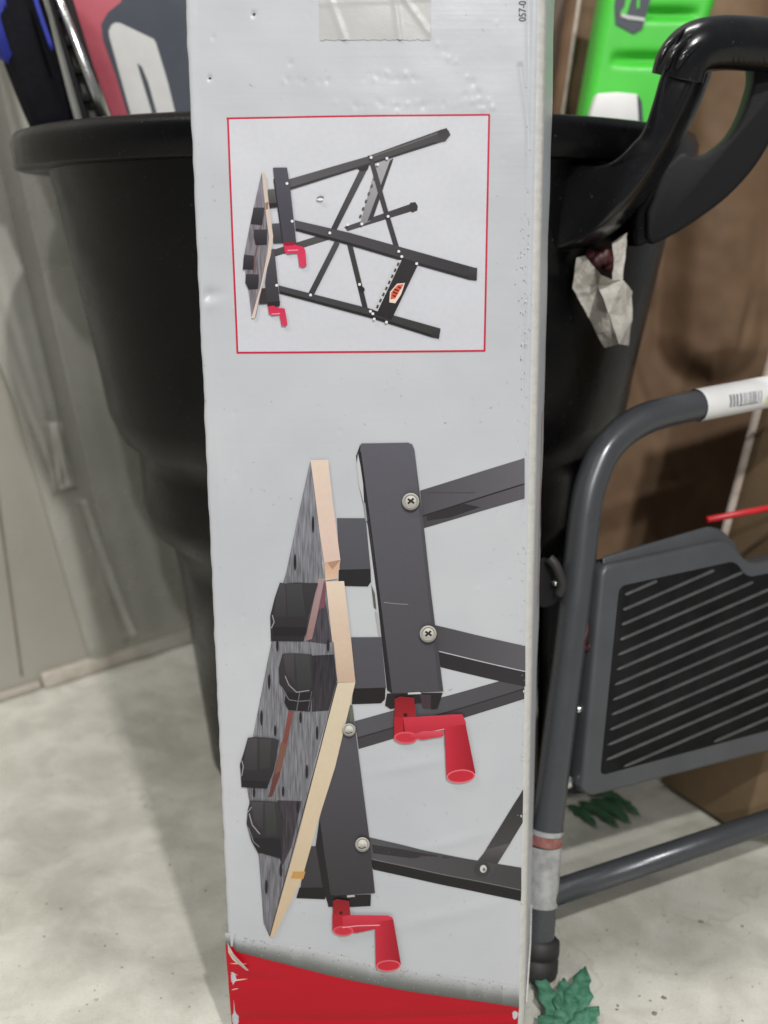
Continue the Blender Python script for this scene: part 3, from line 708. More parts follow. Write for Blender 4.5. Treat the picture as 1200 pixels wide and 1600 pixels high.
B.line(A3((232, 874), (268, 872)), 1.6, (236, 150, 170))
for x, y in ((298, 320), (320, 480), (655, 210), (722, 214), (683, 240), (480, 530), (772, 608), (785, 630), (848, 660), (398, 793), (254, 752), (556, 495), (606, 748), (652, 862), (668, 895), (720, 908), (727, 460), (616, 492), (662, 872)):
    B.ellipse(*A3((x, y))[0], 2.3, 2.3, (232, 230, 232), n=8)
B.ellipse(*A3((440, 382))[0], 6, 3.4, (128, 126, 130), n=9, rot=-0.2); B.ellipse(*A3((440, 388))[0], 5, 2, (236, 236, 238), n=9)
B.build('printed_framed_picture')

# --- red foot with its soft dark printed glow
B = Print()
def edge_y(x): return 1483 + (x - 355) * 0.200 + 10 * math.sin((x - 355) / 450 * math.pi) * 0.6 - (6 if x < 370 else 0)
xs = list(range(352, 810, 6)) + [811]
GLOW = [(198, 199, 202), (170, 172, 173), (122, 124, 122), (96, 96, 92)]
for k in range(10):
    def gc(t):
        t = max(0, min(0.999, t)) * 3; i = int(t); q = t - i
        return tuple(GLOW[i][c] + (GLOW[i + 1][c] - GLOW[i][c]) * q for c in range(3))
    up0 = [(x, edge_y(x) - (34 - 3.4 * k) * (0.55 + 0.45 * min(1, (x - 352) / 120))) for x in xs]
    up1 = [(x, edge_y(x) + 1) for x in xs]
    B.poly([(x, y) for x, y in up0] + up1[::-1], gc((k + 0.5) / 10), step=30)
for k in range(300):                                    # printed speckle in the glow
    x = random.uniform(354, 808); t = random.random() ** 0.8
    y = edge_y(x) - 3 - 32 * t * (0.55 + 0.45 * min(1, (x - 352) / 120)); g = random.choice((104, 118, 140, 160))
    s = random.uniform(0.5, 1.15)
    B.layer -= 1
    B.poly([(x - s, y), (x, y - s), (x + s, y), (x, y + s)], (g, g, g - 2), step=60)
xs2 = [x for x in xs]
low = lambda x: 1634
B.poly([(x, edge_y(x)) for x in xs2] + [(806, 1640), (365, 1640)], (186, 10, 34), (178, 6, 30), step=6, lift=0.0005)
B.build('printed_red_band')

# --- printed code up the right edge, marks on the side panel
def text_mesh(body_, size):
    c = bpy.data.curves.new('code', 'FONT'); c.body = body_; c.size = size; c.resolution_u = 3
    o = bpy.data.objects.new('code', c); col.objects.link(o)
    me = bpy.data.meshes.new_from_object(o.evaluated_get(bpy.context.evaluated_depsgraph_get()))
    v = [tuple(q.co) for q in me.vertices]; f = [tuple(p.vertices) for p in me.polygons]
    bpy.data.objects.remove(o); return v, f
v, f = text_mesh('057-0', 17.5)
V = [face(822 - y * 0.95, 33.5 - x * 0.80) for x, y, _ in v]
V = [p + NRM * (big_disp(*proj(p)) + 0.0004) for p in V]
mesh_obj('printed_code', V, f, M['dark_ink'], carton)
def side_pt(t, z, off=0.0004):
    """point on the right side panel: t = 0 at the front corner, 1 at the back"""
    A = edge_at(L0, L1, z); Bq = edge_at(R0, R1, z); e = (Bq - A) / np.linalg.norm(Bq - A)
    flare = 0.0205 - 0.004 * (1 - z / ZTOP)
    if z < 0.062: flare -= 0.006 * ((0.062 - z) / 0.062)
    return Bq + e * (-0.001 + 0.0080 + 0.0012 * math.sin(math.pi * t) + flare * t + off) + side * (0.0080 + DEPTH * t)
def side_strip(t0, t1, z0, z1, n=10):
    V = []; F = []
    for k in range(n + 1):
        a = k / n; V += [side_pt(t0, z0 + (z1 - z0) * a), side_pt(t1, z0 + (z1 - z0) * a)]
    for k in range(n): F.append((2 * k, 2 * k + 1, 2 * k + 3, 2 * k + 2))
    return V, F
zt = face(838, 668)[2]; zb = face(838, 985)[2]
V, F = join(side_strip(0.42, 1.0, zt - 0.0008, zt + 0.0008, 1), side_strip(0.42, 0.455, zb, zt, 20), side_strip(0.42, 1.0, zb - 0.0008, zb + 0.0008, 1))
mesh_obj('printed_side_frame', V, F, M['red_ink'], carton)
V, F = join(side_strip(0.70, 0.98, face(838, 915)[2], face(838, 893)[2], 2), side_strip(0.72, 0.98, face(838, 885)[2], face(838, 850)[2], 2))
mesh_obj('printed_side_mark', V, F, M['dark_ink'], carton)

# --- tape patch at the top with creases
V, F = [], []
nxq, nyq = 44, 24
for j in range(nyq + 1):
    for i in range(nxq + 1):
        x = 500 + 172 * i / nxq; y = -40 + (104 + 2.5 * noise.noise(Vector((i * 0.6, 0, 0)))) * j / nyq
        h_ = 0.0003 + big_disp(x, y) + 0.0007 * gauss(x - (516 + (y - 0) * 0.36), 4) + 0.0008 * gauss(x - (617 + y * 0.12), 3) + 0.0009 * gauss(x - (632 + y * 0.72), 3) + 0.0004 * gauss(y - (4 - 0.05 * (x - 560)), 3)
        V.append(face(x, y) + NRM * h_)
for j in range(nyq):
    for i in range(nxq): F.append((j * (nxq + 1) + i, j * (nxq + 1) + i + 1, (j + 1) * (nxq + 1) + i + 1, (j + 1) * (nxq + 1) + i))
tp = mesh_obj('tape_strip', V, F, M['tape_clear'], carton, smooth=True)
# puncture holes
for (x, y, s) in ((397, 22.5, 3.0), (328, 122, 2.4)):
    p = face(x, y); V = []
    for k in range(10):
        a = 2 * math.pi * k / 10; rr_ = s * (0.8 + 0.35 * random.random())
        q = face(x + rr_ * math.cos(a), y + rr_ * 0.8 * math.sin(a)); V.append(q + NRM * (big_disp(x, y) - 0.0007))
    V2 = [q - NRM * 0.002 for q in V]
    Vv, Ff = slab(V, V2); mesh_obj('puncture', Vv, Ff, M['dark_ink'], carton)
# worn flecks along the right edge and scuffs where the print is rubbed off
V, F = [], []
rw = random.Random(11)
for k in range(120):
    y = rw.uniform(120, 1560); x = 822 - 0.010 * y + rw.gauss(4, 4.0)
    if rw.random() < 0.4: y = rw.uniform(330, 560)
    s = rw.uniform(0.6, 1.9); p = face(x, y) + NRM * (0.0005 + rw.uniform(0, 0.0004))
    a0 = rw.uniform(0, 6.28); o = len(V)
    for q in range(5):
        a = a0 + q * 1.2566; r_ = s * rw.uniform(0.5, 1.2)
        V.append(face(x + r_ * 0.8 * math.cos(a), y + r_ * 1.5 * math.sin(a)) + NRM * (0.0002 + 0.0004 * rw.random()))
    V.append(p); F += [(o + q, o + (q + 1) % 5, o + 5) for q in range(5)]
o = mesh_obj('paper_flecks', V, F, M['carton_wear'], carton); tag(o, kind='stuff')
# torn lower left corner
def curl(pts, name='torn_flap', m='torn_paper'):
    fr = [face(x, y) + NRM * (big_disp(x, y) + h_) for x, y, h_ in pts]; bk = [p - NRM * 0.0004 for p in fr]
    V, F = slab(fr, bk); return mesh_obj(name, V, F, M[m], carton)
curl([(356, 1472, 0.002), (366, 1486, 0.004), (376, 1496, 0.0055), (389, 1512, 0.003), (385, 1515, 0.001), (374, 1506, 0.0012), (364, 1499, 0.001), (357, 1488, 0.001)])
rs_ = random.Random(21)
for k in range(4):
    y = 1508 + 13 * k + rs_.uniform(-4, 4); x = 357 + 0.045 * (y - 1500); l = rs_.choice((14, 20, 28)); a = rs_.uniform(-0.25, 0.35)
    curl([(x + 2, y, .0007), (x + l * .5, y + l * .5 * a - 0.9, .0008), (x + l, y + l * a, .0007), (x + l * .5, y + l * .5 * a + 0.5, .0007)], 'scuff')
# loosened fold of the side panel near the foot
V, F = tube([side_pt(0.95, 0.066, 0.0006), side_pt(0.5, 0.052, 0.0012), side_pt(0.02, 0.036, 0.0012)], 0.0007, 8)
mesh_obj('fold_crease', V, F, M['carton_wear'], carton, smooth=True)

# ================================================================== BLACK TUB on its stand
TX, TY = -0.017, 1.150
tub = thing('plastic_tub', 'large black plastic tub with a wide rolled rim behind the white carton', 'tub', (TX, TY, 0))
RZ = 0.661
prof = [(0.150, 0.002), (0.158, 0.0), (0.163, 0.004), (0.190, 0.235), (0.196, 0.262), (0.214, 0.276), (0.222, 0.300), (0.2235, 0.345), (0.226, 0.362), (0.240, 0.372), (0.252, 0.400), (0.2575, 0.440), (0.291, RZ - 0.034), (0.2915, RZ - 0.0325),
        (0.318, RZ - 0.0325), (0.3215, RZ - 0.031), (0.3235, RZ - 0.010), (0.320, RZ - 0.002), (0.312, RZ), (0.302, RZ - 0.001), (0.296, RZ - 0.007), (0.288, RZ - 0.05), (0.250, 0.43), (0.235, 0.39), (0.205, 0.372), (0.001, 0.37)]
body_p = prof[:13] + prof[21:]
prof = [(r + 0.017 if r > 0.01 else r, z) for r, z in prof]
V, F = lathe(prof[:14], TX, TY, 96); mesh_obj('tub_body', V, F, M['black_plastic'], tub, smooth=True)
V, F = lathe([(r - 0.009, z) for r, z in prof[13:22]], TX - 0.010, TY, 96); rim = mesh_obj('rim', V, F, M['black_plastic'], tub, smooth=True)
V, F = lathe(prof[21:], TX, TY, 96); mesh_obj('tub_lining', V, F, M['black_dull'], tub, smooth=True)
V, F = lathe([(0.001, 0.003), (0.167, 0.002)], TX, TY, 96); mesh_obj('tub_underside', V, F, M['black_dull'], tub)
# big looped grip at the right
sec = rounded_section(5.0, 32)
GY = 0.86
def hp(px, py, dy=0.0): return at(px, py, GY + dy)
limb = [(826, 262), (885, 250), (905, 257), (935, 258), (962, 246), (985, 224), (1003, 203), (1018, 160), (1031, 116), (1048, 84), (1090, 92), (1084, 122), (1073, 150), (1055, 188), (1030, 236), (1000, 284), (965, 328), (930, 360), (880, 388), (826, 402)]
def dense(pts, n=4):
    q = smooth_path([np.array([x, y, 0.0]) for x, y in pts], n); return [(v[0], v[1]) for v in q]
fr = [hp(x, y, 0.10 * max(0, (985 - x) / 160) ** 1.5 * 0.6) for x, y in dense(limb)]
V, F = slab(fr, [p + np.array([0.021, 0.036, -0.003]) for p in fr]); o = mesh_obj('handle_front_limb', V, F, M['black_gloss'], tub); bevel(o, 0.0035, 3, 50)
near = smooth_path([hp(1058, 122, 0.016), hp(1066, 96, 0.014), hp(1086, 76, 0.016), hp(1118, 68, 0.022), hp(1160, 68, 0.03), hp(1220, 74, 0.045), hp(1285, 95, 0.06)], 10)
V, F = tube(near, [0.0195] * len(near), 24); mesh_obj('handle_grip', V, F, M['black_gloss'], tub, smooth=True)
lower = [(1040, 262), (1066, 240), (1088, 243), (1112, 236), (1142, 211), (1163, 174), (1178, 126), (1186, 84), (1262, 84), (1236, 140), (1212, 205), (1182, 258), (1140, 305), (1092, 342), (1050, 368), (1014, 380), (1010, 330)]
fr = [hp(x, y, 0.050) for x, y in dense(lower)]
V, F = slab(fr, [p + np.array([0.004, 0.036, 0.0]) for p in fr]); o = mesh_obj('handle_rear_limb', V, F, M['black_dull'], tub); bevel(o, 0.006, 3, 50)
# raised ribs over the shoulder of the grip and finger ridges under it
for (q0, q1, q2, dz) in (((1026, 108), (1040, 76), (1070, 45), 0.0), ((1040, 108), (1054, 80), (1084, 52), -0.003), ((1056, 108), (1070, 86), (1098, 64), -0.005)):
    pth = smooth_path([hp(q0[0], q0[1], -0.010 + dz), hp(q1[0], q1[1], -0.008 + dz), hp(q2[0], q2[1], 0.004 + dz)], 6)
    V, F = tube(pth, [0.0008 + 0.0018 * math.sin(math.pi * i / (len(pth) - 1)) for i in range(len(pth))], 10)
    mesh_obj('shoulder_rib', V, F, M['black_gloss'], tub, smooth=True)
for k in range(10):
    x = 1146 + 8 * k
    dd = 0.00020 * (x - 1146)
    pth = smooth_path([hp(x + 6, 54, 0.0115 + dd), hp(x + 1, 74, 0.0075 + dd), hp(x, 92, 0.0115 + dd), hp(x + 6, 104, 0.022 + dd)], 5)
    V, F = tube(pth, 0.0012, 8); mesh_obj('grip_ridge', V, F, M['black_gloss'], tub, smooth=True)
q_ = [(1006, 282), (1050, 262), (1046, 366), (1012, 381), (992, 388), (990, 300)]
fr = [hp(x, y, 0.056) for x, y in q_]; V, F = slab(fr, [p + np.array([-0.03, 0.2, 0]) for p in fr]); o = mesh_obj('handle_bracket', V, F, M['black_plastic'], tub); bevel(o, 0.004, 2, 30)
# dark foot post of the tub, seen between carton and stool
fr = [at(846, 560, 1.02), at(948, 600, 1.02), at(930, 760, 1.02), at(934, 1000, 1.02), at(922, 1236, 1.02), at(846, 1246, 1.02)]
V, F = slab(fr, [p + np.array([0, 0.04, 0]) for p in fr]); o = mesh_obj('foot_post', V, F, M['black_plastic'], tub); bevel(o, 0.006, 3, 20)
# moulded seam across the rim
V, F = slab(*(lambda q: ([at(x, y, TY - 0.255) for x, y in q], [at(x, y, TY - 0.235) for x, y in q]))([(252, 192), (262, 191), (257, 233), (249, 234)])); o = mesh_obj('rim_seam', V, F, M['black_plastic'], tub); bevel(o, 0.002, 2, 20)

# torn label dangling from the grip
def px5(*q): return [(800 + x / 3, 350 + y / 3) for x, y in q]
lab = thing('torn_label', 'crumpled torn paper label hanging below the black grip', 'label', at(930, 540, 0.90))
fr = []
pts5 = px5((295, 160), (345, 150), (385, 205), (420, 245), (440, 570), (432, 580), (285, 300))
# left leaf
left = [(300, 158, 0), (345, 150, .004), (388, 205, .0), (418, 238, -.004), (402, 290, .004), (430, 350, -.006), (455, 420, -.002), (500, 562, -.004), (470, 572, 0), (435, 582, .003), (360, 440, .006), (285, 300, .004)]
right = [(418, 238, -.004), (470, 262, .002), (480, 200, .008), (470, 90, .010), (505, 62, .008), (540, 40, .012), (532, 160, .010), (522, 262, .006), (565, 318, .012), (562, 450, .012), (548, 570, .014), (500, 562, -.004), (455, 420, -.002), (430, 350, -.006), (402, 290, .004)]
for nm, q in (('paper_leaf', left), ('paper_leaf', right)):
    fr = [at(800 + x / 3, 350 + y / 3, 0.895 + 2.2 * d) for x, y, d in q]
    V, F = slab(fr, [p + np.array([0, 0.0006, 0]) for p in fr])
    o = mesh_obj(nm, V, F, M['scrap_paper'], lab)
    bm = bmesh.new(); bm.from_mesh(o.data); bmesh.ops.triangulate(bm, faces=bm.faces); bmesh.ops.subdivide_edges(bm, edges=bm.edges[:], cuts=5, use_grid_fill=True)
    for v in bm.verts:
        q = v.co; v.co.y += 0.0035 * noise.noise(Vector((q.x * 70, 0, q.z * 70))) + 0.0016 * abs(noise.noise(Vector((q.x * 190, 5, q.z * 190)))); v.co.x += 0.0008 * noise.noise(Vector((q.x * 120, 9, q.z * 120)))
    bm.to_mesh(o.data); bm.free()
tie = thing('red_tie', 'dark red knotted tie behind the torn label', 'tie', at(940, 420, 0.93))
V, F = tube(smooth_path([at(915, 395, 0.925), at(930, 408, 0.918), at(945, 400, 0.92), at(955, 418, 0.925)], 6), [0.004 + 0.004 * abs(math.sin(1.9 * i)) for i in range(19)], section=rounded_section(2.4, 12))
mesh_obj('cloth_knot', V, F, M['dark_red'], tie, smooth=True)

# ================================================================== THINGS STANDING IN THE TUB
def leaning_slab(poly_px, Y, thick, extend=None): 
    fr = [at(x, y, Y) for x, y in poly_px]
    return slab(fr, [p + np.array([0, thick, 0]) for p in fr])
# folded black and blue bundle
bundle = thing('folded_chair_bundle', 'slim black fabric bundle with blue patches leaning at the tub rim', 'bundle', at(110, 300, 1.12))
pth = smooth_path([at(-60, -260, 1.12), at(20, 10, 1.12), at(72, 160, 1.135), at(104, 225, 1.15), at(160, 330, 1.15)], 12)
n = len(pth); sec2 = []
for k in range(28):
    a = 2 * math.pi * k / 28; r_ = 1 + 0.10 * math.sin(3 * a + 0.6) + 0.06 * math.sin(7 * a)
    sec2.append((r_ * math.cos(a), r_ * math.sin(a)))
V, F = tube(pth, [0.0275 - 0.005 * i / n - 0.011 * max(0, (i / n - 0.62) / 0.38) for i in range(n)], section=sec2)
mesh_obj('fabric_sleeve', V, F, M['black_cloth'], bundle, smooth=True)
V, F = tube([pth[5] + np.array([-.008, -.014, 0]), pth[12] + np.array([-.009, -.015, 0]), pth[17] + np.array([-.011, -.014, 0]), pth[18] + np.array([-.012, -.006, 0])], [0.016, 0.017, 0.0165, 0.008], section=sec2)
mesh_obj('blue_patch', V, F, M['blue_cloth'], bundle, smooth=True)
V, F = tube(smooth_path([at(50, -20, 1.085), at(62, 20, 1.085), at(82, 78, 1.088)], 5), [0.0022] * 11, 10)
mesh_obj('blue_piping', V, F, M['blue_cloth'], bundle, smooth=True)
# grey slat
strip = thing('grey_slat', 'flat grey slat standing between black bundle and slotted rail', 'slat', at(140, 240, 1.10))
V, F = leaning_slab([(60, -40), (68, -44), (150, 260), (137, 262), (106, 150), (86, 72)], 1.115, 0.006); o = mesh_obj('slat', V, F, M['grey_strip'], strip); bevel(o, 0.001)
# slotted black rail
rail = thing('slotted_rail', 'black slotted rail beside the chrome rod in the tub', 'rail', at(160, 300, 1.1))
def lerp2(a, b, t): return (a[0] + (b[0] - a[0]) * t, a[1] + (b[1] - a[1]) * t)
a0, a1 = (58, -60), (150, 260); b0, b1 = (92, -60), (190, 260)
def rail_bar(p0, p1, p2, p3, Y=1.105, th=0.012, nm='rail_side'):
    V, F = leaning_slab([p0, p1, p2, p3], Y, th); o = mesh_obj(nm, V, F, M['black_dull'], rail); bevel(o, 0.0012)
rail_bar(a0, lerp2(a0, b0, .22), lerp2(a1, b1, .22), a1); rail_bar(lerp2(a0, b0, .62), b0, b1, lerp2(a1, b1, .62))
for k in range(7):
    t = 0.10 + k * 0.135; t2 = t + 0.045
    l0 = lerp2(lerp2(a0, b0, .2), lerp2(a1, b1, .2), t); l1 = lerp2(lerp2(a0, b0, .64), lerp2(a1, b1, .64), t)
    m0 = lerp2(lerp2(a0, b0, .2), lerp2(a1, b1, .2), t2); m1 = lerp2(lerp2(a0, b0, .64), lerp2(a1, b1, .64), t2)
    rail_bar(l0, l1, m1, m0, 1.1055, 0.011, 'rail_rung')
V, F = leaning_slab([lerp2(a0, b0, .2), lerp2(a0, b0, .64), lerp2(a1, b1, .64), lerp2(a1, b1, .2)], 1.122, 0.004); mesh_obj('rail_back', V, F, M['grey_strip'], rail)
# chrome rod
rod = thing('chrome_rod', 'shiny chrome rod leaning between slotted rail and red package', 'rod', at(200, 320, 1.09))
V, F = tube([at(62, -80, 1.092), at(130, 96, 1.092), at(205, 290, 1.092)], 0.0041, 18); mesh_obj('rod_shaft', V, F, M['steel'], rod, smooth=True)
# red package with pale lettering
pk = thing('red_package', 'red and slate package with a pale letter, standing in the tub', 'package', at(240, 330, 1.16))
PY = 1.15
V, F = leaning_slab([(84, -60), (318, -60), (330, 330), (226, 330)], PY, 0.045); o = mesh_obj('package_body', V, F, M['red_print'], pk); bevel(o, 0.003)
V, F = leaning_slab([(184, -58), (316, -58), (327, 325), (233, 325), (205, 197), (181, 118), (161, 62), (158, 38), (168, 20), (190, 2)], PY - 0.0006, 0.0005); mesh_obj('printed_slate_shape', V, F, M['slate'], pk)
lt = [(171, 58), (170, 48), (174, 39), (181, 35), (188, 36), (240, 61), (244, 68), (262, 128), (310, 325), (285, 325), (250, 195), (232, 130), (222, 105), (214, 98), (219, 116), (236, 172), (252, 235), (275, 325), (240, 325), (208, 192)]
V, F = leaning_slab(lt, PY - 0.0012, 0.0005); mesh_obj('printed_letter', V, F, M['pale_print'], pk)
# lime green moulded case with two grooves
case = thing('green_case', 'lime green moulded plastic case standing in the tub', 'case', at(960, 320, 1.2))
GYc = 1.20
def gmap(u, v): # u 0..1 across, v in pixels down
    xl = 946 - 0.175 * v; xr = 1121 - 0.345 * v
    return xl + (xr - xl) * u
V, F = [], []
NU, NV = 40, 130
for j in range(NV + 1):
    v = -110 + 340 * j / NV
    for i in range(NU + 1):
        u = i / NU; x = gmap(u, v)
        d = 0.0
        for (vc, u0, u1) in ((21, 0.28, 0.86), (92, 0.16, 0.92), (-50, 0.25, 0.88)):
            e_ = max(0.0, 1 - ((u - (u0 + u1) / 2) / ((u1 - u0) / 2)) ** 2)
            yy = v - vc - 2 * (u - .5)
            if e_ > 0: d += 0.010 * math.sqrt(e_) * (gauss(yy, 8.5))
        edge = min(u, 1 - u); d += 0.010 * max(0, 1 - edge / 0.07) ** 2
        V.append(at(x, v, GYc) + np.array([0, d, 0]))
W = NU + 1
for j in range(NV):
    for i in range(NU): F.append((j * W + i, j * W + i + 1, (j + 1) * W + i + 1, (j + 1) * W + i))
o0 = len(V)
cor = [0, NU, NV * W + NU, NV * W]
Bk = [np.array(V[c]) + np.array([0, 0.05, 0]) for c in cor]
per = [i for i in range(NU + 1)] + [j * W + NU for j in range(1, NV + 1)] + [NV * W + i for i in range(NU - 1, -1, -1)] + [j * W for j in range(NV - 1, 0, -1)]
backring = [np.array(V[i]) + np.array([0, 0.05, 0]) for i in per]
V += backring
m_ = len(per)
for k in range(m_): F.append((per[k], per[(k + 1) % m_], o0 + (k + 1) % m_, o0 + k))
F.append(tuple(range(o0, o0 + m_)))
mesh_obj('case_shell', V, F, M['green_plastic'], case, smooth=True)
def on_case(px, py, off=0.0008): return at(px, py, GYc - off)
def decal(pts, nm, m, off, th=0.0007):
    fr = [on_case(x, y, off) for x, y in pts]
    V, F = slab(fr, [p + np.array([0, th, 0]) for p in fr]); return mesh_obj(nm, V, F, M[m], case)
decal([(966, -60), (1018, -60), (1016, 0), (1004, 45), (990, 53), (962, 38), (960, 10), (964, -20)], 'printed_slate_mark', 'slate', 0.0012)
decal([(969, 20), (976, 10), (984, -40), (987, -40), (986, 0), (978, 26), (972, 25)], 'printed_letter', 'green_plastic', 0.0020)
decal([(971, 21), (982, 24), (1008, 28), (1007, 33), (982, 30), (970, 26)], 'printed_letter_edge', 'pale_print', 0.0022)
decal([(996, -40), (1002, -40), (999, 12), (995, 14)], 'printed_letter', 'green_plastic', 0.0020)
# small white box end in front of the case
wb = thing('small_white_box', 'little white paper box with chamfered corner against the green case', 'box', at(965, 215, 1.17))
V, F = leaning_slab([(918, 215), (924, 176), (934, 146), (965, 144), (996, 147), (1000, 215)], 1.165, 0.02); o = mesh_obj('box_end', V, F, M['white_paper'], wb); bevel(o, 0.001)
V, F = leaning_slab([(997, 149), (1003, 158), (1007, 215), (1001, 215)], 1.166, 0.018); mesh_obj('box_side', V, F, M['slate'], wb)

# ================================================================== BROWN CARTONS at the right
def carton_box(name, label, corners_px, Y, depth, m, edge=None):
    t = thing(name, label, 'carton', (at(corners_px[3][0], corners_px[3][1], Y)))
    return t
# big carton in front of the case's right, with a bulging flap
big = thing('brown_carton', 'big brown carton with a rounded bulge, behind the grey stool', 'carton', at(1010, 1130, 1.36))
V, F = [], []
NU, NV = 90, 150
BY = 1.36
def bshape(px, py):
    # thumb-shaped bulge with a rounded lower end
    cx = 1112 - 0.06 * (py - 480); hw = 66
    if py < 520: d = abs(px - cx) / hw
    else: d = math.hypot((px - cx) / hw, (py - 520) / 66)
    h_ = 0.034 * (1 / (1 + math.exp((d - 0.85) * (9 if px < cx else 5))))
    h_ -= 0.004 * gauss(d - 1.25, 0.14)
    h_ -= 0.012 * gauss(px - (1160 - 0.25 * (py - 500)), 9) * gauss(py - 510, 40)
    h_ -= 0.003 * gauss(px - (985 + 0.35 * (py - 560)), 6) * gauss(py - 600, 90) + 0.0025 * gauss(py - (745 - 0.3 * (px - 1060)), 5) * gauss(px - 1080, 60)
    h_ += 0.004 * gauss((px - 1085) + 0.3 * (py - 760), 20) * gauss(py - 760, 30)
    return h_ + 0.004 * noise.noise(Vector((px / 60, py / 80, 0))) + 0.0015 * noise.noise(Vector((px / 22, py / 30, 3)))
for j in range(NV + 1):
    py = -60 + 1235 * j / NV
    xl = 905 - 0.143 * py if py < 0 else 905 - 0.143 * py
    xr = 1352 - 0.262 * py
    for i in range(NU + 1):
        px = xl + (xr - xl) * i / NU
        V.append(at(px, py, BY) - np.array([0, bshape(px, py), 0]))
W = NU + 1
for j in range(NV):
    for i in range(NU): F.append((j * W + i, j * W + i + 1, (j + 1) * W + i + 1, (j + 1) * W + i))
per = [i for i in range(NU + 1)] + [j * W + NU for j in range(1, NV + 1)] + [NV * W + i for i in range(NU - 1, -1, -1)] + [j * W for j in range(NV - 1, 0, -1)]
o0 = len(V); V += [np.array(V[i]) + np.array([0.0, 0.22, 0]) for i in per]; m_ = len(per)
for k in range(m_): F.append((per[k], per[(k + 1) % m_], o0 + (k + 1) % m_, o0 + k))
F.append(tuple(range(o0, o0 + m_)))
mesh_obj('carton_body', V, F, M['kraft'], big, smooth=True)
V, F = tube([at(905 - 0.143 * y, y, BY - 0.004) for y in (-60, 100, 240, 500)], 0.0022, 6); mesh_obj('raw_edge', V, F, M['raw_edge'], big)
# darker carton behind it to the left
V, F = leaning_slab([(700, -80), (925, -80), (880, 1090), (720, 1090)], 1.47, 0.02)
dk = thing('dark_carton', 'dark brown carton mostly hidden behind tub and big carton', 'carton', at(800, 1090, 1.48))
o = mesh_obj('carton_body', V, F, M['kraft_dark'], dk); bevel(o, 0.003)
# carton standing askew at the far right
ask = thing('leaning_carton', 'light brown carton leaning at the right edge with pale raw edge', 'carton', on_floor(1100, 1262))
A_ = on_floor(1030, 1222, 0.004); B_ = on_floor(1160, 1306, 0.004)
tilt = np.array([0.178, 0.0, 1.0])
def up(p, h_): return p + tilt * h_
C_ = B_ + np.array([0.42, 0.16, 0]); D_ = A_ + np.array([0.42, 0.16, 0])
HT = 0.56
def prism(base, h_): 
    return [base[0], base[1], base[2], base[3], up(base[0], h_), up(base[1], h_), up(base[2], h_), up(base[3], h_)], [(0, 1, 2, 3), (4, 5, 6, 7), (0, 1, 5, 4), (1, 2, 6, 5), (2, 3, 7, 6), (3, 0, 4, 7)]
V, F = prism([A_, B_, C_, D_], HT)
o = mesh_obj('carton_body', V, F, M['kraft_light'], ask); bevel(o, 0.003)
V, F = tube([up(A_, 0.02) + np.array([-.003, -.004, 0]), up(A_, HT) + np.array([-.003, -.004, 0])], 0.0042, 8); mesh_obj('raw_edge', V, F, M['raw_edge'], ask)

# ================================================================== STEP STOOL
foot = on_floor(842, 1520)
yaw = R(27.7); lean = R(9)
sd = np.array([math.cos(yaw), math.sin(yaw), 0])                       # along the base
bk_ = np.array([-math.sin(yaw), math.cos(yaw), 0])                     # away from the viewer
upv = np.array([0, 0, 1]) * math.cos(lean) + bk_ * math.sin(lean)
sn = np.cross(sd, upv); sn /= np.linalg.norm(sn)                        # normal of the folded stool
if sn[1] > 0: sn = -sn
def st(px, py, off=0.0): return on_plane(px, py, foot + np.array([0, 0, 0.012]) + sn * off, sn)
stool = thing('step_stool', 'folded grey step stool with ribbed black tread leaning at the right', 'step stool', foot)
leg_px = [(838, 1500), (846, 1400), (854, 1300), (872, 1150), (891, 1000), (905, 880), (914, 800), (926, 748), (952, 696), (1004, 656), (1085, 634), (1200, 612), (1330, 588), (1420, 580), (1470, 620), (1480, 700), (1462, 900), (1430, 1180), (1416, 1320)]
pth = smooth_path([st(*q) for q in leg_px], 8)
TR = 0.0128
V, F = tube(pth, TR, 20, up=sn); mesh_obj('frame_tube', V, F, M['grey_paint'], stool, smooth=True)
# rubber feet
def cap_at(px, py, px2, py2, r0, r1, nm='rubber_foot', m='rubber'):
    a, b = st(px, py), st(px2, py2); L_ = [(0, r0), (.08, r1 * .97), (.3, r1), (.42, r1), (.45, r1 * .94), (.5, r1 * .94), (.53, r1), (.85, r1 * 1.03), (.96, r1 * .98), (1, r1 * .8)]
    V, F = tube([a + (b - a) * t for t, _ in L_], [r for _, r in L_], 20, up=sn); return mesh_obj(nm, V, F, M[m], stool, smooth=True)
cap_at(843, 1462, 836, 1524, TR + 0.0005, TR + 0.0042); cap_at(1417, 1300, 1412, 1352, TR + 0.0005, TR + 0.0042)
# label sleeves on the leg
def sleeve(i0, i1, r_, m, nm):
    a, b = st(*i0), st(*i1)
    V, F = tube([a, a + (b - a) * .5, b], r_, 20, up=sn, caps=False); return mesh_obj(nm, V, F, M[m], stool, smooth=True)
sleeve((853.6, 1303), (851.6, 1318), TR + 0.0005, 'faded_red', 'red_band'); sleeve((854.6, 1294), (853.7, 1302), TR + 0.0005, 'film_label', 'label_edge')
sleeve((851.5, 1319), (845.2, 1412), TR + 0.0006, 'film_label', 'film_label')
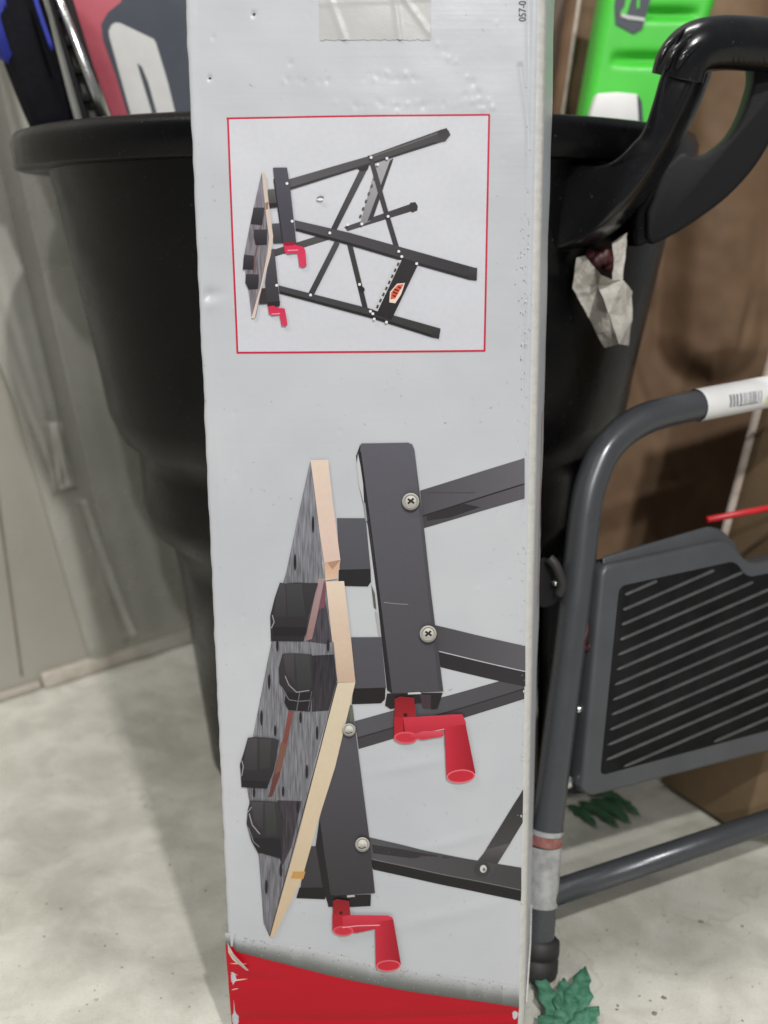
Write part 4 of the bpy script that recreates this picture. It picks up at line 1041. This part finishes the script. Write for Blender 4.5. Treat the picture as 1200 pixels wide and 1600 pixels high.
# price label wrapped round the top bar
ltop = [(1088, 633.4), (1130, 625.5), (1200, 612), (1270, 599)]
lp = smooth_path([st(*q) for q in ltop], 6)
V, F = tube(lp, TR + 0.0009, 24, up=sn, caps=False); lb = mesh_obj('price_label', V, F, M['white_paper'], stool, smooth=True)
def on_top(px, py): # point on the visible skin of the label
    c = st(px, 633.4 - (px - 1088) * 0.1905); dv = (633.4 - (px - 1088) * 0.1905 - py) / FPX * np.linalg.norm(c - CAM)
    rr_ = TR + 0.0013; q = max(-0.95, min(0.95, dv / rr_))
    upn = upv
    return c + upn * rr_ * q + sn * rr_ * math.sqrt(1 - q * q)
V, F = [], []
bx = 1122; rb = random.Random(5)
while bx < 1172:
    wq = rb.choice((1.2, 1.8, 2.8)); o = len(V)
    sk = -0.19 * (bx - 1122)
    for t in (0, .33, .66, 1): V += [on_top(bx, 618 + sk * .75 + 18 * t), on_top(bx + wq, 618 + sk * .75 - 0.3 + 18 * t)]
    for t in range(3): F.append((o + 2 * t, o + 2 * t + 1, o + 2 * t + 3, o + 2 * t + 2))
    bx += wq + rb.choice((1.6, 2.2, 3.0))
mesh_obj('barcode', V, F, M['barcode_ink'], stool)
V, F = [], []
for (x0, x1, y0, y1) in ((1136, 1166, 633, 634.5),):
    V += [on_top(x0, y0), on_top(x1, y0 - 5), on_top(x1, y1 - 5), on_top(x0, y1)]; F.append((0, 1, 2, 3))
mesh_obj('label_text', V, F, M['barcode_ink'], stool)
V = [on_top(1179, 620), on_top(1191, 618), on_top(1192, 628), on_top(1180, 630)]; mesh_obj('lime_mark', V, [(0, 1, 2, 3)], M['lime_ink'], stool)
# foot bar
barp = [st(846, 1402, 0.002), st(1200, 1283, 0.002), st(1428, 1205, 0.002)]
V, F = tube(barp, 0.0102, 20, up=sn); mesh_obj('base_bar', V, F, M['grey_paint'], stool, smooth=True)
V, F = tube([st(868, 1398, -0.012), st(905, 1386, -0.012)], 0.0085, 14, up=sn); mesh_obj('bar_socket', V, F, M['rubber'], stool, smooth=True)
# tread: a thick moulded plate, folded up, with recessed black mat and ridges
def round_poly(pts, r_=12, n=5):
    out = []; m_ = len(pts)
    for i in range(m_):
        p, a, b = np.array(pts[i], float), np.array(pts[i - 1], float), np.array(pts[(i + 1) % m_], float)
        da, db = a - p, b - p; la, lb_ = np.linalg.norm(da), np.linalg.norm(db)
        q = min(r_, la * .45, lb_ * .45); p0, p1 = p + da / la * q, p + db / lb_ * q
        for k in range(n + 1):
            t = k / n; out.append(tuple((1 - t) ** 2 * p0 + 2 * t * (1 - t) * p + t * t * p1))
    return out
OFF = 0.016
outer = round_poly([(941, 884), (1142, 842), (1172, 882), (1240, 868), (1262, 820), (1420, 788), (1396, 1124), (924, 1246), (909, 1236)], 17)
inner = round_poly([(968, 916), (1150, 876), (1168, 902), (1250, 886), (1270, 850), (1395, 822), (1372, 1096), (938, 1213)], 12)
mid = [((a[0]), (a[1])) for a in outer]
# plate body
fr = [st(x, y, OFF) for x, y in outer]
bkp = [p - sn * 0.026 for p in fr]
V, F = slab(fr, bkp); o = mesh_obj('tread_plate', V, F, M['grey_plastic'], stool); bevel(o, 0.004, 3, 30)
q_ = [(940, 870), (1106, 822), (1126, 827), (1152, 852), (1150, 905), (945, 935)]
V, F = slab([st(x, y, OFF - 0.008) for x, y in q_], [st(x, y, OFF - 0.03) for x, y in q_]); o = mesh_obj('tread_spine', V, F, M['grey_plastic'], stool); bevel(o, 0.003, 3, 30)
# mat set into the plate
cx_, cy_ = np.mean([p[0] for p in inner]), np.mean([p[1] for p in inner])
fr = [st(x, y, OFF + 0.0006) for x, y in inner]; V, F = slab(fr, [p - sn * 0.004 for p in fr])
mt = mesh_obj('tread_mat', V, F, M['mat_black'], stool); bevel(mt, 0.0008, 1, 30)
def inside(pt, poly):
    x, y = pt; c = False; j = len(poly) - 1
    for i in range(len(poly)):
        xi, yi = poly[i]; xj, yj = poly[j]
        if (yi > y) != (yj > y) and x < (xj - xi) * (y - yi) / (yj - yi) + xi: c = not c
        j = i
    return c
def shrink(poly, d):
    c = np.mean(np.array(poly), 0); out = []
    for p in poly:
        v_ = np.array(p) - c; l = np.linalg.norm(v_); out.append(tuple(c + v_ * (1 - d / l)))
    return out
inn = shrink(inner, 9)
hs = rounded_section(2.2, 10)
for k in range(-2, 34):
    y0 = 930 + 22.3 * k
    run = []
    for q in range(0, 480):
        x = 930 + q; y = y0 - 0.435 * (x - 975)
        if inside((x, y), inn): run.append((x, y))
        elif run: break
    if len(run) < 25 : continue
    a, b = run[0], run[-1]; sh = rb.uniform(-1, 1)
    P_ = [st(a[0] + (b[0] - a[0]) * t, a[1] + (b[1] - a[1]) * t, OFF + 0.0008) for t in (0, .01, .03, .5, .97, .99, 1)]
    V, F = tube(P_, [(0.0003, .0003), (0.0013, 0.0011), (0.0017, 0.0014), (0.0017, 0.0014), (0.0017, 0.0014), (0.0013, 0.0011), (.0003, .0003)], section=hs, up=sn)
    mesh_obj('tread_ridge', V, F, M['ridge_grey'], mt, smooth=True)
# side straps and rivets, latch
V, F = slab([st(893, 880, 0.001), st(946, 872, 0.001), st(915, 1240, 0.001), st(868, 1240, 0.001)], [st(893, 880, -0.006), st(946, 872, -0.006), st(915, 1240, -0.006), st(868, 1240, -0.006)])
o = mesh_obj('side_strap', V, F, M['black_dull'], stool); bevel(o, 0.001)
def rivet(px, py, off, r_=0.0042):
    c = st(px, py, off); V, F = tube([c - sn * 0.004, c, c + sn * 0.0018, c + sn * 0.003], [r_, r_, r_ * .8, r_ * .25], 12, up=(0, 0, 1)); mesh_obj('rivet', V, F, M['steel'], stool, smooth=True)
rivet(927, 898, 0.004); rivet(905, 1108, 0.004, 0.0038); rivet(888, 1222, 0.006, 0.006)
V, F = tube(smooth_path([st(858, 872, 0.012), st(868, 884, 0.015), st(878, 912, 0.016), st(872, 930, 0.013)], 5), 0.0038, 12, up=sn); mesh_obj('latch_hook', V, F, M['rubber'], stool, smooth=True)
V, F = slab(*(lambda q: ([st(x, y, 0.008) for x, y in q], [st(x, y, -0.004) for x, y in q]))(round_poly([(845, 868), (872, 880), (886, 925), (862, 948), (842, 950)], 10))); o = mesh_obj('latch_plate', V, F, M['black_dull'], stool); bevel(o, 0.001)
c = st(867, 911, 0.011); V, F = tube([c - sn * .003, c + sn * .003], [.003, .002], 10, up=(0, 0, 1)); mesh_obj('latch_pin', V, F, M['steel'], stool, smooth=True)
V, F = tube(smooth_path([st(911, 958, 0.008), st(917, 982, 0.010), st(911, 1004, 0.010), st(918, 1014, 0.008), st(924, 1000, 0.008)], 6), 0.0022, 10, up=sn); mesh_obj('red_catch', V, F, M['dark_red'], stool, smooth=True)
# red bar behind the stool
rb_ = thing('red_rod', 'thin red rod behind the top of the ribbed tread', 'rod', st(1116, 815, -0.02))
V, F = tube([st(1105, 812, -0.014), st(1205, 793, -0.016), st(1330, 770, -0.018)], 0.0030, 12, up=sn); mesh_obj('rod_shaft', V, F, M['red_plastic'], rb_, smooth=True)

# ================================================================== ARTIFICIAL LEAVES on the floor
def leaflet(base, tip, wd_, h0, h1, curl_=0.0016, teeth=4, droop=0.0):
    """one blade with a folded midrib and toothed edge; base/tip floor points"""
    b, t = np.array(base), np.array(tip); ax = t - b; ax[2] = 0; L_ = np.linalg.norm(ax); ax /= L_
    sdv = np.array([-ax[1], ax[0], 0]); n = 14; V = []; F = []
    for i in range(n + 1):
        s = i / n; wq = wd_ * (math.sin(math.pi * min(1, s ** 0.75)) ** 0.8) * (1 + 0.22 * math.sin(teeth * 2 * math.pi * s)) + 0.0004
        h_ = h0 + (h1 - h0) * s + 0.003 * math.sin(math.pi * s)
        c = b + ax * L_ * s; c[2] = h_
        for q, hh in ((-1, curl_), (-.5, curl_ * .4), (0, 0), (.5, curl_ * .4), (1, curl_)):
            V.append(c + sdv * wq * q + np.array([0, 0, hh * (0.3 + math.sin(math.pi * s))]))
    for i in range(n):
        for k in range(4): F.append((i * 5 + k, i * 5 + k + 1, (i + 1) * 5 + k + 1, (i + 1) * 5 + k))
    m_ = len(V); V2 = [v - np.array([0, 0, 0.0005]) for v in V]
    F2 = [tuple(q + m_ for q in f_)[::-1] for f_ in F]
    rim_ = [i * 5 for i in range(n + 1)] + [n * 5 + k for k in range(1, 5)] + [i * 5 + 4 for i in range(n - 1, -1, -1)] + [k for k in range(3, 0, -1)]
    Fr = [(rim_[k], rim_[(k + 1) % len(rim_)], rim_[(k + 1) % len(rim_)] + m_, rim_[k] + m_) for k in range(len(rim_))]
    return V + V2, F + F2 + Fr
def leaf_thing(label, ctr, tips, m, wd_, hts):
    base = on_floor(*ctr); t = thing('artificial_leaf', label, 'leaf', base, 'loose green leaves on the floor')
    for k, q in enumerate(tips):
        bq = on_floor(*(q[2:4] if len(q) > 2 else ctr)); V, F = leaflet(bq, on_floor(q[0], q[1]), wd_ * (0.85 + 0.3 * ((k * 7) % 5) / 5), 0.003, hts)
        mesh_obj('leaf_blade', V, F, M[m], t, smooth=True)
leaf_thing('bright green toothed artificial leaf on concrete beside the carton foot', (888, 1640), [(836, 1530), (880, 1540), (914, 1522), (935, 1585), (840, 1600), (925, 1625)], 'leaf', 0.0092, 0.007)
leaf_thing('dark green frond of artificial leaf under the folded stool', (905, 1262), [(932, 1302, 888, 1262), (966, 1302, 905, 1256), (985, 1296, 925, 1252), (1000, 1284, 945, 1250), (975, 1258, 920, 1246)], 'leaf_dark', 0.0075, 0.006)

# ================================================================== GRIT on the concrete
rg = random.Random(17); V, F = [], []
for k in range(70):
    px, py = (rg.uniform(0, 350), rg.uniform(1110, 1600)) if k % 2 else (rg.uniform(860, 1200), rg.uniform(1390, 1600))
    c = on_floor(px, py); r_ = rg.uniform(0.0005, 0.0013) * (1.8 if k % 11 == 0 else 1); o = len(V); a0 = rg.uniform(0, 6)
    for q in range(5): V.append(c + np.array([math.cos(a0 + q * 1.257) * r_ * rg.uniform(.6, 1.4), math.sin(a0 + q * 1.257) * r_ * rg.uniform(.6, 1.4), 0.0002]))
    V.append(c + np.array([0, 0, r_ * 0.7])); F += [(o + q, o + (q + 1) % 5, o + 5) for q in range(5)] + [(o + 4, o + 3, o + 2, o + 1, o)]
tag(mesh_obj('floor_grit', V, F, M['grime']), 'tiny dark grit scattered over the concrete', 'grit', kind='stuff')
